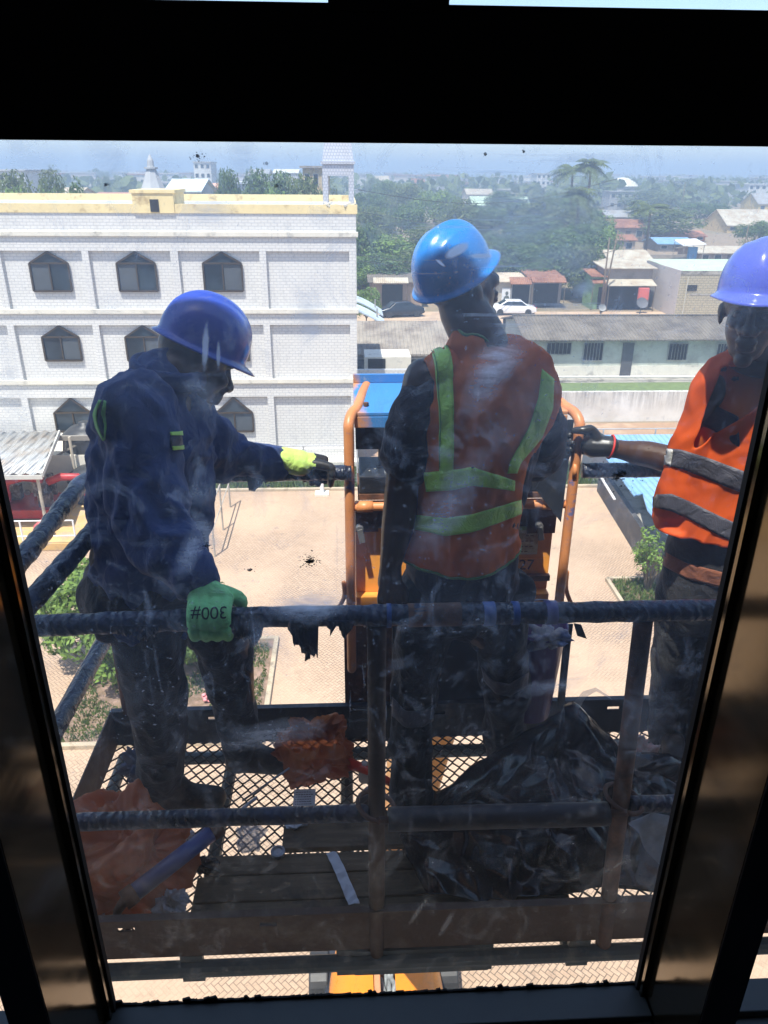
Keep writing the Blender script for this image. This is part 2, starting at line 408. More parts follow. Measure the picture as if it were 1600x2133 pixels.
# corner tower with open arch and pointed top
def spire(name, px0, px1, pyb, pys, pytop, dy, label, openarch, parent):
    t = MB(); x0, x1 = fx(px0, pyb), fx(px1, pyb); zb_ = fz(px0, pyb); zs_ = fz(px0, pys); wd = x1-x0; pw = wd*.17
    y0 = YF+dy
    if openarch:
        for a in (x0, x1-pw):
            for b in (y0, y0+wd-pw): t.box((a, b, zb_), (a+pw, b+pw, zs_-.45))
        t.box((x0, y0, zs_-.45), (x1, y0+wd, zs_))
        t.box((x0-.06, y0-.06, zs_), (x1+.06, y0+wd+.06, zs_+.1))
    else: t.box((x0+wd*.1, y0+wd*.1, zb_), (x1-wd*.1, y0+wd*.9, zs_))
    cx, cy = (x0+x1)/2, y0+wd/2; zt_ = zs_+ (pytop); a = wd*.5
    k = len(t.v); t.add([(cx-a,cy-a,zs_+.1),(cx+a,cy-a,zs_+.1),(cx+a,cy+a,zs_+.1),(cx-a,cy+a,zs_+.1),(cx-a*.12,cy-a*.12,zt_),(cx+a*.12,cy-a*.12,zt_),(cx+a*.12,cy+a*.12,zt_),(cx-a*.12,cy+a*.12,zt_)],
        [(0,1,5,4),(1,2,6,5),(2,3,7,6),(3,0,4,7),(4,5,6,7),(0,3,2,1)])
    t.tube([(cx,cy,zt_-.05),(cx,cy,zt_+.7)], .04, 6)
    return t.build(name, mat_tiles('tower_mosaic', (.66,.68,.74), (.45,.48,.55), 1, .12, .12, .02), parent)
spire('corner_turret', 673, 738, 432, 341, 4.2, .3, '', True, TB)
rub = MB(); rr = random.Random(4)
for _ in range(26):
    x = fx(668,436)+rr.uniform(0, 1.3); s_ = rr.uniform(.04,.14); rub.bar((x, YF+.05+rr.uniform(-.1,.15), zp-.02+rr.uniform(-.05,.05)), (x+rr.uniform(-.3,.3), YF+.1, zp+rr.uniform(-.1,.12)), s_, s_*.6)
rub.build('broken_render', CREAM, TB)
E2 = empty('mosque_spire', (fx(318,400), YF+26, 0), 'pale stepped spire rising behind the raised piece of the yellow parapet', 'spire')
sp = MB(); cx = P(320,400,y=60).x; z1 = P(320,400,y=60).z; z2 = P(320,352,y=60).z; z3 = P(320,322,y=60).z
sp.box((cx-1.3, 58.7, 0), (cx+1.3, 61.3, z1)); 
sp.lathe((cx,60,z1), [(.95,0),(.62,(z2-z1)*.5),(.34,z2-z1)], 8); sp.lathe((cx,60,z2), [(.48,0),(.48,.12),(.26,.14),(.22,(z3-z2)*.6),(.05,z3-z2)], 8)
sp.build('spire_body', plain('grey_spire_render', (.42,.43,.44), .8, .15, 1), E2)

# ---------------------------------------------------------------- trees
def leafcloud(n, rad, h, seed, size, clumps=14, lo=.25):
    rr = random.Random(seed); m = MB(); cl = []
    for _ in range(clumps):
        a = rr.uniform(0, 6.28); u = rr.uniform(-.7, 1); q = math.sqrt(max(.05, 1-u*u))*rr.uniform(.45,.8)
        cl.append((Vector((q*math.cos(a)*rad, q*math.sin(a)*rad, lo*h+(1-lo)*h*(.5+.42*u))), rad*rr.uniform(.26,.46)))
    for _ in range(n):
        c, cr = rr.choice(cl); d = Vector((rr.gauss(0,1), rr.gauss(0,1), rr.gauss(0,1))).normalized()
        p = c+d*cr*rr.uniform(.55, 1.08)**.6; p.z = max(p.z, lo*h*.6)
        nrm = (d+Vector((rr.uniform(-.8,.8), rr.uniform(-.8,.8), rr.uniform(-.3,.9)))).normalized()
        t = nrm.orthogonal().normalized(); t.rotate(Quaternion(nrm, rr.uniform(0, 6.28))); b = nrm.cross(t); s_ = size*rr.uniform(.6,1.3)
        m.add([p-t*s_, p+b*s_*.45, p+t*s_, p-b*s_*.45], [(0,1,2,3)])
    return m, cl
def trunkmb(h, rad, cl, tr=.22, lo=.25):
    m = MB(); m.tube([(0,0,-.1),(.1,.05,h*lo*.6),(.0,.1,h*.5)], [tr, tr*.75, tr*.4], 8)
    for c, cr in cl[:7]:
        m.tube([(0,.05,h*lo*.8), (c.x*.5, c.y*.5, h*lo+(c.z-h*lo)*.45), tuple(c)], [tr*.45, tr*.28, tr*.08], 6)
    return m
def tree_proto(kind, seed, n=2600, rad=1.0, h=2.0, size=.06, leaf=0, clumps=16, tr=.05):
    m, cl = leafcloud(n, rad, h, seed, size, clumps); return m.mesh('crown'), trunkmb(h, rad, cl, tr).mesh('trunk'), leaf
PRO = [tree_proto('broad', s, 4200, 1.0, 1.7, .055, l, 18) for s, l in ((1,0),(2,0),(3,1),(4,2),(5,1),(6,0))]
def tree(px, pyt, d, wpx, label, group=None, k=0, name='tree', cat='tree', x=None, h=None):
    wpx *= 1.55
    """tree whose top shows at (px,pyt) standing d metres away, crown wpx photo pixels wide"""
    q = P(px, pyt, y=d); H = h or q.z; x = q.x if x is None else x
    D = (Vector((x, d, H))-CAM).dot(fw); rad = wpx*D/FPX/2
    e = empty(name, (x, d, 0), label, cat, group); cm, tm, lf = PRO[k % len(PRO)]
    e.scale = (rad, rad, H/1.7*.98); e.rotation_euler.z = (px*7.3) % 6.28
    for nm, me, mt in (('crown', cm, LEAFS[lf]), ('trunk', tm, BARK)):
        o = bpy.data.objects.new(nm, me); COL.objects.link(o); o.parent = e
        if not me.materials: me.materials.append(mt)
    return e
G1 = 'dense green trees behind the kiosks'
LD = 'leafy green tree in the dense belt of trees between the tiled building and the palms'
for i, (px, pyt, d, wp) in enumerate([(765,405,185,60),(805,384,230,60),(850,390,210,70),(905,396,190,70),(960,425,150,80),(1010,432,150,80),(1055,400,230,60),(1080,425,170,70),(1130,420,160,80),
      (1170,400,190,60),(770,440,140,80),(830,432,150,90),(1065,470,120,100),(1120,455,125,100),(1185,440,130,100),(1240,430,150,60),(880,480,110,90),(1000,490,105,90),(1150,480,104,110),(1210,475,104,90),(760,480,106,70)]):
    tree(px, pyt, d, wp, LD, G1, i)
GN = 'nearest row of bushy trees behind the kiosks'
for i, (px, pyt, d, wp) in enumerate([(755,470,92,90),(800,535,86,80),(870,520,88,90),(935,505,90,90),(1000,510,90,90),(1065,505,89,90),(1120,540,86,80),(1165,515,88,90),(1225,520,84,70),(1250,470,110,60)]):
    tree(px, pyt, d, wp, 'bushy tree in the nearest row, rising straight behind the kiosks on the dirt road', GN, i)
tree(815, 492, 92, 120, 'bright green bushy tree above the brown kiosk with a cream awning', None, 3)
tree(765, 530, 86, 70, 'low green tree touching the right edge of the tiled building', None, 3)
tree(1110, 520, 91, 150, 'dark green tree overhanging the kiosks beside the rust awning', None, 0)
tree(1205, 500, 88, 110, 'tall dark tree on the left of the shop with rusty roofs', None, 1)
tree(765, 600, 70, 44, 'small shrub between the tiled building and the curved blue canopies', None, 3)
tree(1385, 440, 165, 120, 'spreading umbrella shaped tree over the orange painted walls', None, 2)
tree(1305, 520, 112, 60, 'thin light green tree in front of the low grey boundary wall', None, 3)
tree(1460, 425, 215, 90, 'hazy tree between the pale long building and the tan roofed yellow house', None, 1)
tree(1360, 400, 290, 100, 'hazy broad tree right of the white domed roof', None, 4)
tree(1575, 462, 142, 60, 'dark green tree in front of the tan roofed yellow house', None, 0)
tree(1430, 375, 420, 90, 'far faint tree cluster under the horizon on the right', None, 2)
GL = 'trees behind the yellow parapet'
for i, (px, pyt, d, wp) in enumerate([(15,385,80,80),(60,392,72,90),(105,385,76,80),(140,398,70,70)]):
    tree(px, pyt, d, wp, 'green tree standing behind the left end of the yellow parapet', GL, i+2)
for i, (px, pyt, d, wp) in enumerate([(545,362,100,80),(590,378,88,90),(640,392,82,80),(575,398,80,90),(655,372,120,60)]):
    tree(px, pyt, d, wp, 'green tree behind the yellow parapet between the pale houses and the corner turret', GL+' near the turret', i)
tree(462, 362, 95, 44, 'slim dark tree behind the parapet between the pink roofed house and the white house', None, 0)
tree(478, 375, 92, 40, 'short round tree right beside the slim dark tree behind the parapet', None, 1)

def palm_mesh(seed, h=1.0):
    rr = random.Random(seed); m = MB()
    for k in range(22):
        a = rr.uniform(0, 6.28); el = rr.uniform(-.2, 1.35); L = rr.uniform(.24,.34); pts = []
        for j in range(9):
            t = j/8; rr_ = L*t*math.cos(el*(1-t*.3)); z = L*t*math.sin(el)-L*.75*t*t
            pts.append(Vector((rr_*math.cos(a), rr_*math.sin(a), 1+z)))
        for j in range(8):
            p, q = pts[j], pts[j+1]; d = (q-p).normalized(); sd = d.cross(Vector((0,0,1))).normalized()
            m.add([p-sd*.003, p+sd*.003, q+sd*.002, q-sd*.002], [(0,1,2,3)])
            wv = .085*math.sin(math.pi*min(1, (j+1.2)/8.5))
            for u in (.0, .5):
                b = p.lerp(q, u)
                for sg in (-1, 1):
                    tip = b+sd*sg*wv+d*.045+Vector((0,0,-wv*.55)); m.add([b-d*.010, b+d*.012, tip], [(0,1,2)])
    return m.mesh('crown')
PM = [palm_mesh(s) for s in (1,2)]
ptm = MB().tube([(0,0,0),(.01,.0,.5),(0,.01,1.0)], [.022,.014,.012], 8).mesh('trunk')
def palm(px, pyt, d, sc, label, k):
    q = P(px, pyt, y=d); H = q.z; e = empty('palm_tree', (q.x, d, 0), label, 'palm tree', 'coconut palms'); e.scale = (sc, sc, H*.93)
    for nm, me, mt in (('crown', PM[k], LEAFS[1]), ('trunk', ptm, BARK)):
        o = bpy.data.objects.new(nm, me); COL.objects.link(o); o.parent = e
        if not me.materials: me.materials.append(mt)
palm(1233, 333, 150, 18, 'tallest coconut palm breaking the skyline near the middle right', 0)
palm(1195, 346, 160, 18, 'coconut palm standing just left of the tallest palm', 1)
palm(1208, 392, 120, 15, 'lower palm with a yellowing crown below the tallest palm', 0)
palm(1357, 425, 125, 15, 'leaning palm right of the white zinc roofed house', 1)
palm(1330, 418, 170, 12, 'hazy palm beside the leaning palm behind the spreading tree', 0)

# ---------------------------------------------------------------- town buildings
def plainc(c):
    key = 'wall_%02d%02d%02d' % tuple(int(v*99) for v in c)
    return bpy.data.materials.get(key) or plain(key, c, .8, .12, .6, dirt=(mul(c, .5), .3, .8))
def house(px0, px1, pye, pyr, d, depth, wall, roof, label, cat='house', group=None, name='house', wins=3, flat=False, floors=1, over=.35, door=True):
    x0 = P(px0, pye, y=d).x; x1 = P(px1, pye, y=d).x; ze = P((px0+px1)/2, pye, y=d).z; zr = P((px0+px1)/2, pyr, y=d+depth/2).z
    e = empty(name, ((x0+x1)/2, d, 0), label, cat, group)
    m = MB(); m.box((x0+over, d+over, 0), (x1-over, d+depth-over, ze))
    if not flat:
        m.prism
        ym = d+depth/2
        for xx in (x0+over, x1-over-.1):
            m.add([(xx, d+over, ze), (xx, d+depth-over, ze), (xx, ym, zr-.15), (xx+.1, d+over, ze), (xx+.1, d+depth-over, ze), (xx+.1, ym, zr-.15)], [(0,1,2),(3,5,4),(0,2,5,3),(1,4,5,2)])
    m.build('wall', wall if not isinstance(wall, tuple) else plainc(wall), e)
    r = MB(); tk = .12
    if flat:
        r.box((x0, d, ze), (x1, d+depth, ze+.25)); 
    else:
        ym = d+depth/2
        r.add([(x0,d,ze),(x1,d,ze),(x1,ym,zr),(x0,ym,zr),(x0,d+depth,ze),(x1,d+depth,ze),
               (x0,d,ze-tk),(x1,d,ze-tk),(x1,ym,zr-tk),(x0,ym,zr-tk),(x0,d+depth,ze-tk),(x1,d+depth,ze-tk)],
              [(0,1,2,3),(3,2,5,4),(6,9,8,7),(9,10,11,8),(0,6,7,1),(4,5,11,10),(0,3,9,6),(3,4,10,9),(1,7,8,2),(2,8,11,5)])
    r.build('roof', roof if not isinstance(roof, tuple) else plainc(roof), e)
    W_ = x1-x0-2*over; fh = ze/floors
    for fl in range(floors):
        for i in range(wins):
            xc = x0+over+W_*(i+.5)/wins; ww = min(1.4, W_/wins*.5); zz = fh*fl+fh*.38
            if door and fl == 0 and i == wins//2 and wins > 1:
                MB().box((xc-.5, d+over-.03, .02), (xc+.5, d+over-.004, min(2.1, fh*.8))).build('door', plainc((.12,.09,.07)), e); continue
            f = MB(); f.box((xc-ww/2-.08, d+over-.05, zz-.08), (xc+ww/2+.08, d+over-.004, zz+fh*.4+.08)); fo = f.build('window', plainc((.5,.48,.44)), e)
            MB().box((xc-ww/2, d+over-.06, zz), (xc+ww/2, d+over-.051, zz+fh*.4)).build('pane', WGLASS, fo, world=False)
    return e
H_ = house
H_(1265,1357,452,438,168,9,(.42,.30,.22),ZINC,'house with a bright white zinc roof right of the palms')
H_(1272,1350,474,456,160,7,(.34,.25,.20),RUST,'brown house with a rusty pink roof below the white zinc roof')
H_(1515,1640,470,436,186,14,(.62,.44,.20),CREAMR,'yellow house with a tan roof near the right edge',wins=5)
H_(1580,1640,425,402,285,14,(.65,.48,.15),ZINC,'upper yellow house with a grey roof at the right edge')
H_(1270,1345,400,398,300,10,(.36,.36,.36),(.30,.30,.31),'grey two storey block below the white domed roof','building',flat=True,floors=2,wins=5)
H_(985,1108,428,409,255,16,(.40,.46,.38),GREENR,'long pale green roofed hall behind the trees','hall',wins=5)
H_(972,1030,405,393,300,14,(.6,.55,.45),CREAMR,'cream roofed house left of the pale green hall')
H_(1046,1112,396,394,330,12,(.68,.64,.54),(.5,.48,.42),'flat cream building above the pale green hall','building',flat=True,wins=4)
H_(780,812,377,366,390,14,(.6,.5,.35),CREAMR,'small cream gabled house alone above the trees left of the blue helmet')
H_(858,886,380,372,390,12,(.55,.36,.22),RUST,'small house with an orange roof above the trees')
H_(1370,1450,508,494,140,8,(.22,.20,.18),BLUER,'low shed with a faded blue roof under the spreading tree','shed')
H_(1455,1570,527,512,122,9,(.34,.26,.20),CREAMR,'low shed with a tan roof left of the purple helmet','shed',wins=4)
H_(1380,1475,492,480,162,8,(.62,.24,.10),(.45,.2,.12),'orange painted building behind the spreading tree','building',wins=4)
H_(1400,1540,378,374,420,20,(.52,.50,.47),(.42,.40,.38),'long pale building under the horizon on the right','building',flat=True,wins=7)
H_(1560,1640,385,372,360,20,(.68,.68,.66),(.5,.5,.5),'white three storey building on the skyline at the right edge','building',flat=True,floors=3,wins=6)
H_(1245,1330,500,488,136,6,(.42,.33,.24),RUST,'small earth coloured house behind the thin light green tree')
H_(-40,52,356,352,150,16,(.62,.64,.66),(.46,.47,.5),'white flat roofed block above the left end of the parapet','building',flat=True,floors=4,wins=6)
H_(108,165,406,390,120,9,(.66,.62,.54),CREAMR,'cream gabled house between the trees behind the parapet')
H_(180,285,416,400,92,10,(.34,.22,.18),(.36,.20,.17),'house with a brown red roof left of the pale spire')
H_(426,462,390,381,115,8,(.62,.42,.34),(.62,.36,.28),'small house with a salmon pink roof behind the parapet')
H_(488,530,383,378,120,9,(.60,.66,.74),(.58,.62,.70),'small pale blue house behind the parapet','house',flat=True,wins=2)
H_(340,420,398,372,100,12,(.58,.64,.66),(.60,.70,.74),'long house with a pale blue hipped roof right of the spire')
H_(400,440,338,333,300,14,(.66,.66,.64),(.5,.5,.5),'tall pale block on the skyline behind the pink roofed house','building',flat=True,floors=5,wins=3)
H_(515,560,362,352,260,16,(.5,.5,.48),ZINC,'wide grey roofed hall on the skyline left of the turret','hall',wins=4)
H_(567,622,360,352,300,18,(.5,.48,.46),(.6,.6,.58),'pale roofed hall on the skyline beside the turret','hall',wins=4)
H_(1030,1052,369,365,430,14,(.68,.7,.72),(.5,.5,.5),'slender white block on the skyline above the blue helmet','building',flat=True,floors=3,wins=2)
H_(1118,1150,362,358,420,14,(.68,.68,.66),(.5,.5,.5),'white four storey block on the skyline left of the palms','building',flat=True,floors=4,wins=3)
H_(890,960,372,364,470,20,(.5,.42,.38),RUST,'far house with a brown roof above the blue helmet')
# unfinished ochre block left of the turret
o_ = H_(624,690,350,346,105,9,(.52,.40,.24),(.34,.30,.26),'unfinished ochre three storey block beside the corner turret','building',flat=True,floors=4,wins=3,door=False)
# white domed roof
q0 = P(1264,388,y=350); q1 = P(1328,388,y=350); qt = P(1296,369,y=350)
ed = empty('domed_hall', ((q0.x+q1.x)/2, 350, 0), 'round hall with a low white domed roof near the palms', 'hall')
MB().lathe(((q0.x+q1.x)/2, 350, 0), [((q1.x-q0.x)/2*.93, 0), ((q1.x-q0.x)/2*.93, q0.z)], 24).build('wall', plainc((.5,.5,.48)), ed)
rd = (q1.x-q0.x)/2; MB().lathe(((q0.x+q1.x)/2, 350, q0.z), [(rd,0),(rd,.2),(rd*.75,(qt.z-q0.z)*.5),(rd*.3,(qt.z-q0.z)*.92),(.2,qt.z-q0.z)], 24).build('roof', plainc((.72,.70,.58)), ed)

# distant town and woods, nobody could count them
rr = random.Random(11); dt = MB(); dr = MB()
for _ in range(1500):
    d = 430*math.exp(rr.random()*2.0); x = rr.uniform(-.65, .75)*d; w_ = rr.uniform(7,18); h_ = rr.choice((3,3,3.5,4,6,7,10)); dp = rr.uniform(6,14)
    dt.m = rr.randrange(4); dt.box((x, d, 0), (x+w_, d+dp, h_)); dt.m = rr.choice((4,5,6,7,4,5)); dt.box((x-.4, d-.4, h_), (x+w_+.4, d+dp+.4, h_+.5))
tag(dt.build('distant_town', [plainc(c) for c in ((.62,.58,.5),(.5,.42,.34),(.66,.66,.64),(.45,.44,.42),(.5,.5,.5),(.4,.22,.16),(.62,.6,.55),(.3,.28,.26))]), 'mass of low houses reaching to the horizon', 'town', kind='stuff')
dl = MB()
for _ in range(2400):
    d = 300*math.exp(rr.random()*2.2); x = rr.uniform(-.65,.75)*d; r_ = rr.uniform(3,9); h_ = rr.uniform(4,11)
    for _ in range(12):
        a = rr.uniform(0,6.28); u = rr.uniform(.1,1); q = r_*rr.uniform(.2,1)*math.sqrt(1-(u*1.6-.75)**2 if abs(u*1.6-.75) < 1 else .1); c = Vector((x+q*math.cos(a), d+q*math.sin(a), u*h_)); s_ = r_*rr.uniform(.18,.34)
        n_ = Vector((rr.gauss(0,1), rr.gauss(0,1)-.6, rr.gauss(0,1)+.7)).normalized(); t_ = n_.orthogonal().normalized(); t_.rotate(Quaternion(n_, rr.uniform(0,6.28))); b_ = n_.cross(t_)
        dl.add([c+(t_*math.cos(k*1.05)+b_*math.sin(k*1.05))*s_*rr.uniform(.7,1.25) for k in range(6)], [tuple(range(6))])
tag(dl.build('distant_woods', LEAFS[1], fix=False), 'hazy far off trees scattered through the town', 'trees', kind='stuff')

# ---------------------------------------------------------------- compound across the path
LG = empty('bungalow', (18, 52, 0), 'long grey green bungalow with barred windows and a dark sheet roof', 'house')
d0 = 50.4; hx0 = P(1092,708,y=d0).x; hx1 = hx0+24; ze = P(1200,708,y=d0).z; zr = P(1200,657,y=d0+4.2).z; HW = plain('grey_green_render', (.50,.53,.46), .85, .12, .8, dirt=((.30,.30,.26), .5, .5))
m = MB(); m.box((hx0+.25, d0+.6, 0), (hx1-.25, d0+8, ze-.05)); m.add([(hx0+.25,d0+.6,ze-.05),(hx0+.25,d0+8,ze-.05),(hx0+.25,d0+4.2,zr-.2)], [(0,1,2)]); m.build('wall', HW, LG)
m = MB(); m.box((hx0+.2, d0+.56, 0), (hx1-.2, d0+.598, .75)); m.build('plinth', CREAM, LG)
m = MB(); m.prism
for (ya, za, yb, zb_) in ((d0, ze, d0+4.2, zr), (d0+4.2, zr, d0+8.4, ze)):
    m.add([(hx0,ya,za),(hx1,ya,za),(hx1,yb,zb_),(hx0,yb,zb_),(hx0,ya,za-.08),(hx1,ya,za-.08),(hx1,yb,zb_-.08),(hx0,yb,zb_-.08)], [(0,1,2,3),(4,7,6,5),(0,4,5,1),(2,6,7,3),(0,3,7,4),(1,5,6,2)])
m.box((hx0,d0+4.05,zr-.02),(hx1,d0+4.35,zr+.06)); m.build('roof', ASB, LG)
for (a, b, y0, y1, isd) in ((1138,1190,714,737,0),(1214,1257,714,750,0),(1291,1322,714,772,1),(1390,1433,716,749,0),(1490,1530,716,749,0)):
    yy = d0+.6; p0 = P(a,y1,y=yy); p1 = P(b,y0,y=yy)
    if isd:
        MB().box((p0.x,yy-.06,.02),(p1.x,yy-.045,p1.z)).build('door', plain('dark_door', (.10,.10,.11), .5), LG); continue
    f = MB(); f.box((p0.x-.06,yy-.08,p0.z-.06),(p1.x+.06,yy-.05,p0.z)); f.box((p0.x-.06,yy-.08,p1.z),(p1.x+.06,yy-.05,p1.z+.06)); f.box((p0.x-.06,yy-.08,p0.z),(p0.x,yy-.05,p1.z)); f.box((p1.x,yy-.08,p0.z),(p1.x+.06,yy-.05,p1.z))
    n_ = 6
    for i in range(1,n_): f.box((p0.x+(p1.x-p0.x)*i/n_-.015,yy-.11,p0.z-.1),(p0.x+(p1.x-p0.x)*i/n_+.015,yy-.085,p1.z+.1))
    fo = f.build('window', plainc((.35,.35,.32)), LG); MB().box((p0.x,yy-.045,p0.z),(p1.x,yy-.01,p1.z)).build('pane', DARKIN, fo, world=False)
sheet('apron', [(hx0-2,49.3),(60,49.3),(60,50.95),(hx0-2,50.95)], .02, CONC)
tag(MB().tube([(hx0+.5,49.6,.35),(hx1,49.5,.32)], .06, 8).build('drain_pipe', WHITEP, smooth=True), 'white plastic pipe running along the foot of the long bungalow', 'pipe')
# stained boundary wall
wy = 40.7; wx0 = 11.2; wz = P(1300,816,y=wy).z
tag(MB().box((wx0, wy, 0), (62, wy+.25, wz)).build('boundary_wall', STAIN, bevel=.01), 'low white boundary wall with dark water streaks in front of the bungalow', 'wall')
# sheet roofed store on the left of the bungalow, its tiled yard wall and its cream lean-to
d1 = 50
e = house(700, 940, 738, 668, d1, 9, (.42,.38,.33), ASB2, 'low store with a pale grey sheet roof beside the tiled building', 'building', wins=2, door=False)
tag(MB().box((XR+.1, 44.5, 0), (P(850,770,y=44.5).x, 44.75, P(800,770,y=44.5).z)).build('yard_wall', TILE), 'white tiled yard wall in front of the low store', 'wall')
p0 = P(760,744,y=47.6); p1 = P(856,768,y=47.6)
lt = empty('lean_to', (p0.x, 47.6, 0), 'cream lean-to with a shaded opening below the low store roof', 'shed')
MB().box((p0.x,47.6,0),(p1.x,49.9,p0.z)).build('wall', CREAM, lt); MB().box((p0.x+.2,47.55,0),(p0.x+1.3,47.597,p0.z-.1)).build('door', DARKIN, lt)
# block wall (dark) and concrete block between store and bungalow
p0 = P(1050,662,y=58); p1 = P(1118,662,y=58)
tag(MB().box((p0.x,58,0),(p1.x,58.3,p0.z)).build('garden_wall', plain('sooty_wall', (.09,.085,.08), .9, .3, 1)), 'short dark sooty wall left of the bungalow roof', 'wall')
sheet('courtyard', [(P(1000,700,y=52).x,49),(hx0,49),(hx0,64),(P(1000,700,y=52).x,64)], .02, plain('pale_sand', (.5,.40,.30), .95, .15, .6))
# long low boundary walls further back
for (a,b,yt,d,c,l) in ((1245,1452,530,122,(.33,.29,.24),'long low grey boundary wall behind the thin light green tree'),(745,795,507,92,(.22,.17,.14),'brown wall between the trees right of the tiled building')):
    p0 = P(a,yt,y=d); p1 = P(b,yt,y=d); tag(MB().box((p0.x,d,0),(p1.x,d+.3,p0.z)).build('boundary_wall', plainc(c)), l, 'wall')

# ---------------------------------------------------------------- kiosks and shops by the dirt road
def kiosk(px0, px1, pyt, d, dep, wallm, roofm, label, openings, awn=None, cat='kiosk'):
    p0 = P(px0,pyt,y=d); p1 = P(px1,pyt,y=d); zt_ = p0.z
    e = empty('kiosk', ((p0.x+p1.x)/2, d, 0), label, cat)
    MB().box((p0.x,d,0),(p1.x,d+dep,zt_-.12)).build('wall', wallm, e)
    m = MB(); m.add([(p0.x-.3,d-.4,zt_-.12),(p1.x+.3,d-.4,zt_-.12),(p1.x+.3,d+dep+.2,zt_+.25),(p0.x-.3,d+dep+.2,zt_+.25),(p0.x-.3,d-.4,zt_-.2),(p1.x+.3,d-.4,zt_-.2),(p1.x+.3,d+dep+.2,zt_+.17),(p0.x-.3,d+dep+.2,zt_+.17)],
        [(0,1,2,3),(4,7,6,5),(0,4,5,1),(2,6,7,3),(0,3,7,4),(1,5,6,2)]); m.build('roof', roofm, e)
    W_ = p1.x-p0.x
    for (a,b,h0,h1) in openings:
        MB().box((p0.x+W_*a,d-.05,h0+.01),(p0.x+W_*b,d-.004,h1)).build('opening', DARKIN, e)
    if awn:
        a,b,z1_,z0_,ov,am = awn; m = MB(); xa, xb = p0.x+W_*a, p0.x+W_*b
        m.add([(xa,d,z1_),(xb,d,z1_),(xb,d-ov,z0_),(xa,d-ov,z0_),(xa,d,z1_-.06),(xb,d,z1_-.06),(xb,d-ov,z0_-.06),(xa,d-ov,z0_-.06)], [(0,3,2,1),(4,5,6,7),(0,1,5,4),(1,2,6,5),(2,3,7,6),(3,0,4,7)]); ao = m.build('awning', am, e)
        m = MB(); m.tube([(xa+.1,d-ov+.1,0),(xa+.1,d-ov+.1,z0_-.06)],.04,6); m.build('post', BARK, e); m = MB(); m.tube([(xb-.1,d-ov+.1,0),(xb-.1,d-ov+.1,z0_-.06)],.04,6); m.build('post', BARK, e)
    return e
kiosk(772,880,584,80,4,plainc((.36,.27,.21)),ASB,'brown kiosk with a cream awning and a dark doorway',[(.22,.62,0,2.3)],(.05,.72,3.0,2.6,1.0,CREAMR))
kiosk(1040,1108,583,80,4,plainc((.55,.48,.38)),plainc((.55,.46,.34)),'cream kiosk with a poster beside its shutter',[(.42,.95,0,2.5)],(.3,1.0,3.05,2.5,1.0,RUST))
kiosk(1108,1172,577,80,4,plainc((.28,.24,.22)),RUST,'grey kiosk with a rust red awning and a grille door',[(.1,.9,0,2.4)],(-.05,1.05,3.2,2.7,1.2,RUST))
kiosk(1237,1262,572,79,3,plainc((.22,.36,.16)),RUST,'green painted kiosk under a rusty roof left of the shop',[(.55,.95,0,2.2)],(-.2,1.1,3.0,2.7,.8,RUST))
kiosk(1262,1362,555,79,5,plainc((.30,.26,.23)),CREAMR,'open fronted shop under a cream sheet roof',[(.08,.95,0,2.4)],(.0,1.0,3.0,2.55,1.6,CREAMR),'shop')
H_(1272,1368,548,520,92,8,(.4,.34,.28),CREAMR,'shop building with a broad tan sheet roof above the open fronted shop','shop',wins=2,door=False)
ph = empty('poster', (0,0,0), 'black and white portrait poster on the wall of the cream kiosk', 'poster')
a = P(1046,600,y=79.9); b = P(1064,640,y=79.9); MB().box((a.x,79.85,b.z),(b.x,79.9,a.z)).build('board', WHITEP, ph)
m = MB(); cx=(a.x+b.x)/2; cz=(a.z+b.z)/2; m.ball((cx,79.84,cz+.45),(.16,.01,.2)); m.ball((cx,79.84,cz-.15),(.32,.01,.38)); m.build('portrait', plainc((.12,.13,.11)), ph)
# plastered side + block shed with pale green roof
BS = empty('block_shed', (20, 74, 0), 'concrete block shed with a plastered side and pale green roof', 'shed')
c0_ = P(1405,655,y=74); top = P(1405,566,y=74); back = P(1357,640,y=82); sx = c0_.x
m = MB(); m.box((sx,74,0),(sx+16,74.2,top.z)); m.build('block_wall', BLOCKS, BS)
m = MB(); m.box((sx-.01,74.01,0),(sx+.2,83,top.z+.1)); m.build('side_wall', plain('pinkish_plaster',(.50,.46,.44),.85,.08,.6), BS)
m = MB(); m.add([(sx,74.2,top.z-.1),(sx+16,74.2,top.z-.1),(sx+16,83,top.z+.25),(sx,83,top.z+.25)],[(0,1,2,3)]); m.build('roof', GREENR, BS)
m = MB(); m.box((sx,73.96,top.z-.25),(sx+16,73.999,top.z+.1)); m.box((sx+1.2,73.97,2.1),(sx+16,73.998,2.25)); m.build('beam', CONC, BS)
a = P(1432,598,y=74); MB().box((a.x,73.94,a.z-.35),(a.x+.95,73.998,a.z+.2)).build('vent', DARKIN, BS)
MB().tube([(P(1424,640,y=73.8).x,73.8,0),(P(1424,640,y=73.8).x,73.8,top.z-.5)],.05,8).build('pipe', plainc((.45,.43,.36)), BS)
